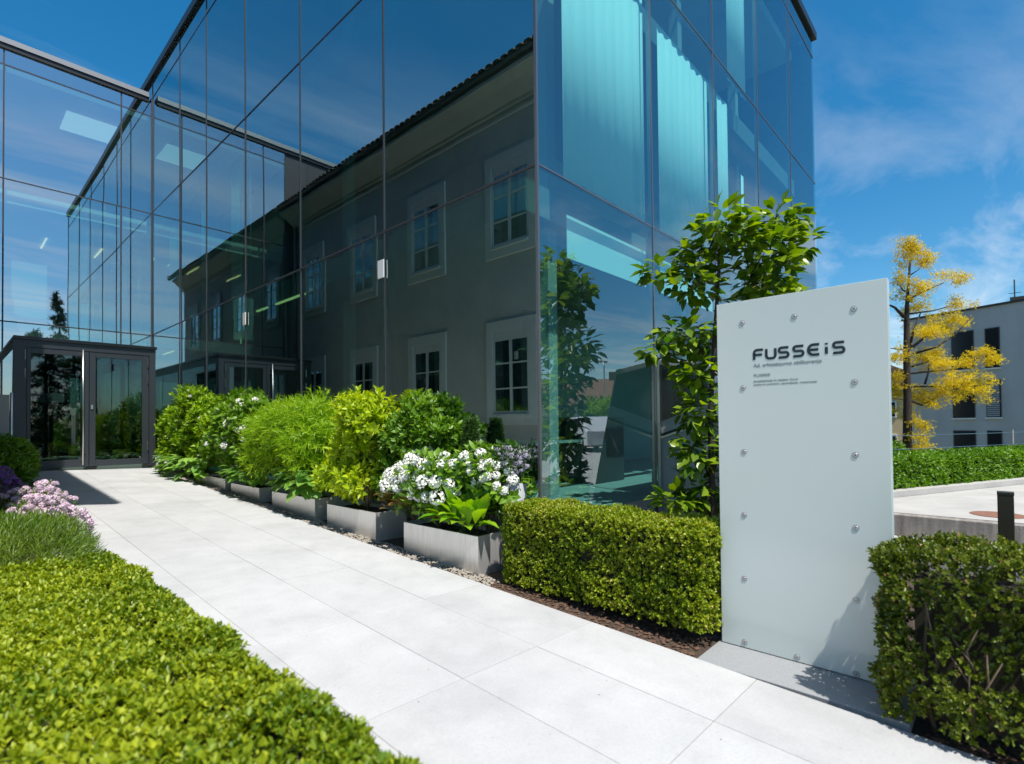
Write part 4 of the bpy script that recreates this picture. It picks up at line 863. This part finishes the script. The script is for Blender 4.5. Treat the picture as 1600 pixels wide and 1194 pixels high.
gb = thing('grey_apartment_block', 'grey rendered block with dark windows behind the golden tree', 'building', (37.2, 3.9, -5))
gb.rotation_euler = (0, 0, math.atan2(-4.75, -2.1))
def GBB(name, mat, a, b, parent=gb):
    o = MB().box(a, b).build(name, mat, None); o.parent = parent
    return o
ZZ = 5.0
GBB('wall', 'grey_render', (0, 0.0, -1), (14, 10, ZZ+5.62)); GBB('parapet', 'gutter', (-.08, -.08, ZZ+5.62), (14.1, 10.1, ZZ+5.72))
for sx0, sx1, rows in ((2.33, 3.31, ((2.57, 4.57), (.07, 1.98), (-2.6, -.58))), (3.78, 4.38, ((2.55, 4.55), (.09, 1.97), (-2.6, -.58))), (6.2, 7.2, ((2.57, 4.57), (.07, 1.98), (-2.6, -.58))), (8.6, 9.6, ((2.57, 4.57), (.07, 1.98), (-2.6, -.58)))):
    for r_i, (z0, z1) in enumerate(rows):
        w = GBB('window', 'gutter', (sx0, -.03, ZZ+z0), (sx1, -.005, ZZ+z1))
        w2 = GBB('pane', 'window_dark', (sx0+.05, -.045, ZZ+z0+.05), (sx1-.05, -.031, ZZ+z1-.05), w)
        GBB('sill', 'surround', (sx0-.04, -.10, ZZ+z0-.07), (sx1+.04, -.005, ZZ+z0-.005), w)
        if r_i == 1 and sx0 == 3.78:
            zb_ = ZZ+z0+.05 if r_i == 1 else ZZ+z0+1.0
            for q in range(int((ZZ+z1-.05-zb_)/.1)): GBB('slat', 'blind', (sx0+.05, -.075, zb_+q*.1), (sx1-.05, -.048, zb_+q*.1+.075), w)
an = thing('roof_antenna', 'thin aerial mast on the roof of the grey block', 'antenna', (35.18, -.67, 5.6)); MB().tube([(35.3, -.67, 5.7), (35.3, -.67, 6.75)], .03, 6).tube([(35.3, -.9, 6.1), (35.3, -.45, 6.1)], .015, 5).build('mast', 'gutter', an)
MB().box((35.1, -1.1, 5.72), (35.5, -.5, 5.88)).build('base', 'gutter', an)
bb = thing('ochre_house', 'ochre house glimpsed between the glass sign and the golden tree', 'house', (56, 6.5, -4)); bx('wall', 'beige_render', (54.5, 3.5, -5), (62, 12, 2.9), bb); MB().prism([(3.2, 2.9), (12.3, 2.9), (7.75, 5.2)], 0, 54.1, 62.4).build('roof', 'roof_tile', bb)
for z0 in (-2.6, .2):
    for y0 in (4.5, 6.3, 8.4):
        w = bx('window', 'surround', (54.42, y0, z0), (54.49, y0+.9, z0+1.4), bb); bx('pane', 'window_dark', (54.40, y0+.1, z0+.1), (54.419, y0+.8, z0+1.3), w)
sb = bush('low_shrub', 'low green shrub at the foot of the golden tree', 'shrub', (16.9, 2.3, -3), auto_lobes((16.2, 17.6), (1.7, 3.1), (-2.6, -.35), 9, .45, 21), 1500, 5, .09, .04, 'diamond', 'leaf_mid')
# wire fence along the far hedge
wf = thing('wire_fence', 'thin two-strand wire fence above the far hedge', 'fence', (12, .9, -1.2))
for z in (-.28, -.52): MB().tube([(9.4, 2.2, z), (20.4, -2.6, z)], .006, 4).build('wire', 'steel', wf)
for u_ in (0, .5, 1): MB().tube([(9.4+11*u_, 2.2-4.8*u_, -1.6), (9.4+11*u_, 2.2-4.8*u_, -.22)], .02, 6).build('post', 'steel', wf)
bo = thing('black_bollard', 'black square bollard lamp behind the right hedge', 'bollard', (6.5, -.03, -1.9)); bx('post', 'bollard_metal', (6.43, -.085, -1.95), (6.55, .025, -.68), bo, bevel=.006); bx('cap', 'bollard_metal', (6.428, -.087, -.678), (6.552, .027, -.655), bo)

# ------------------------------------------------------------------ surroundings seen in the reflections
def conifer(label, x, y, z0, z1, r, seed):
    t = thing('conifer_tree', label, 'tree', (x, y, z0), 'conifers behind the viewer'); MB().tube([(x, y, z0), (x, y, z1)], [.18, .02], 8).build('trunk', 'bark_dark', t)
    P, D = [], []; g2 = np.random.default_rng(seed)
    for q in range(130):
        u = g2.random()**1.15; L_ = r*(1-u)**.85*g2.uniform(.55, 1.15)+.12; a = g2.random()*6.283; k = int(22*L_/r)+10; tt = np.linspace(.1, 1, k)
        dr = np.array([math.cos(a), math.sin(a), 0]); b_ = np.array([x, y, z0+1.0+(z1-z0-1.0)*u])
        pts = b_+dr*(tt*L_)[:, None]+np.array([0, 0, 1])*((.12*tt-.42*tt*tt)*L_)[:, None]+g2.normal(size=(k, 3))*.07
        P.append(pts); D.append(np.tile(dr+np.array([0, 0, -.15]), (k, 1))+g2.normal(size=(k, 3))*.5)
    fill_foliage(t, np.concatenate(P), np.concatenate(D), 5, .24, .045, 'blade', 'leaf_conifer', tilt=.8, step=.03)
conifer('tall dark conifer mirrored in the glass link above the doors', 6.1, -15, -2.2, 10.2, 1.7, 1); conifer('shorter dark conifer mirrored beside the tall one', 4.7, -15.5, -2.2, 7.4, 1.5, 2)
def far_house(label, x, y, w, d, zb, ze, zr, rot, wall):
    t = thing('red_roof_house', label, 'house', (x, y, zb), 'red roofed houses across the street'); t.rotation_euler = (0, 0, rot)
    def ch(o): o.parent = t; return o
    ch(MB().box((-w/2, -d/2, 0), (w/2, d/2, ze-zb)).build('wall', wall)); r_ = ch(MB().prism([(-d/2-.4, ze-zb), (d/2+.4, ze-zb), (0, zr-zb)], 0, -w/2-.3, w/2+.3).build('roof', 'roof_tile'))
    c_ = MB().box((w*.2, -.3, zr-zb-.9), (w*.2+.6, .3, zr-zb+.6)).build('chimney', 'roof_tile'); c_.parent = r_
    for k in range(3):
        for q in (-1, 1):
            wv = MB().box((-w/2+1+k*w*.3, q*d/2-.02, 1.0), (-w/2+2+k*w*.3, q*d/2+.02, 2.3)).build('window', 'window_dark'); wv.parent = t
far_house('cream house with red tiled roof mirrored beside the lamp post', 41.5, -21.6, 11, 8, -3, 1.5, 4.1, R(65), 'cream_render'); far_house('larger red roofed house mirrored behind the cream one', 49, -34, 14, 9, -3, 2.2, 5.3, R(40), 'surround'); far_house('red roofed house mirrored farthest to the left', 30, -38, 12, 9, -3, 2.4, 5.0, R(10), 'cream_render')
def round_tree(label, x, y, zb, zt, r, seed, mat='leaf_mid'):
    t = thing('street_tree', label, 'tree', (x, y, zb), 'leafy trees across the car park'); MB().tube([(x, y, zb), (x+.1, y, zb+(zt-zb)*.5), (x, y, zt-.6)], [.14, .1, .03], 7).build('trunk', 'bark', t)
    P, O = lobes_surface(auto_lobes((x-r, x+r), (y-r, y+r), (zb+1.0, zt), 14, r*.45, seed), 2600, .5); fill_foliage(t, P, nrm(O+rng.normal(size=O.shape)*.5), 4, .17, .09, 'diamond', mat)
round_tree('leafy tree mirrored in front of the cream house', 33, -14.5, -2, 2.3, 2.0, 31); round_tree('leafy tree mirrored behind the white car', 26, -9.2, -1.6, 2.0, 1.7, 32, 'leaf_bright'); round_tree('leafy tree mirrored near the left red roof', 24, -26, -2, 2.6, 2.3, 33)
sl_ = thing('street_lamp', 'tall curved street lamp mirrored in the corner pane', 'street lamp', (29.9, -12.1, -2))
MB().tube([(29.9, -12.1, -2.2), (29.9, -12.1, 3.2), (29.95, -12.15, 3.8), (30.3, -12.45, 4.12), (30.9, -12.9, 4.2)], [.07, .05, .045, .04, .035], 8).build('pole', 'steel', sl_, smooth=True); MB().box((30.7, -13.2, 4.15), (31.5, -12.85, 4.27)).build('lamp_head', 'coping_grey', sl_)
# white parked car
car = thing('white_car', 'white hatchback parked on the far car park, mirrored in the corner pane', 'car', (19.5, -6.2, -1.2)); car.rotation_euler = (0, 0, R(125))
def cc(o, p=car): o.parent = p; return o
prof = [(-1.95, .25), (-1.95, .70), (-1.80, .92), (-.95, 1.0), (-.45, 1.42), (1.0, 1.46), (1.72, 1.0), (1.95, .85), (1.98, .30), (1.6, .22), (-1.6, .22)]
cc(MB().prism(prof, 1, -.85, .85).build('body', 'car_white', bevel=.05))
for s_ in (-1, 1):
    cc(MB().prism([(-.82, 1.02), (-.42, 1.36), (.25, 1.38), (.25, 1.02)], 1, s_*.852-.004, s_*.852+.004).build('side_window', 'window_dark')); cc(MB().prism([(.33, 1.02), (.33, 1.38), (.95, 1.38), (1.5, 1.02)], 1, s_*.852-.004, s_*.852+.004).build('side_window', 'window_dark'))
    cc(MB().box((-1.97, s_*.55-.2, .62), (-1.90, s_*.55+.2, .78)).build('headlight', 'steel')); cc(MB().box((-.75, s_*.95-.1, .98), (-.6, s_*.95+.1, 1.10)).build('wing_mirror', 'car_white'))
    for xw in (-1.25, 1.25):
        wh = cc(MB().tube([(xw, s_*.72, .32), (xw, s_*.88, .32)], .32, 18).build('wheel', 'tyre')); cc(MB().tube([(xw, s_*.86, .32), (xw, s_*.89, .32)], .2, 14).build('rim', 'steel'), wh)
cc(MB().prism([(-.99, .985), (-.93, 1.01), (-.47, 1.40), (-.52, 1.40)], 1, -.72, .72).build('windscreen', 'window_dark'))
print('objects', len(bpy.data.objects), 'tris', sum(sum(len(p.vertices)-2 for p in me.polygons) if len(me.polygons) < 3000 else len(me.polygons)*1.4 for me in bpy.data.meshes))
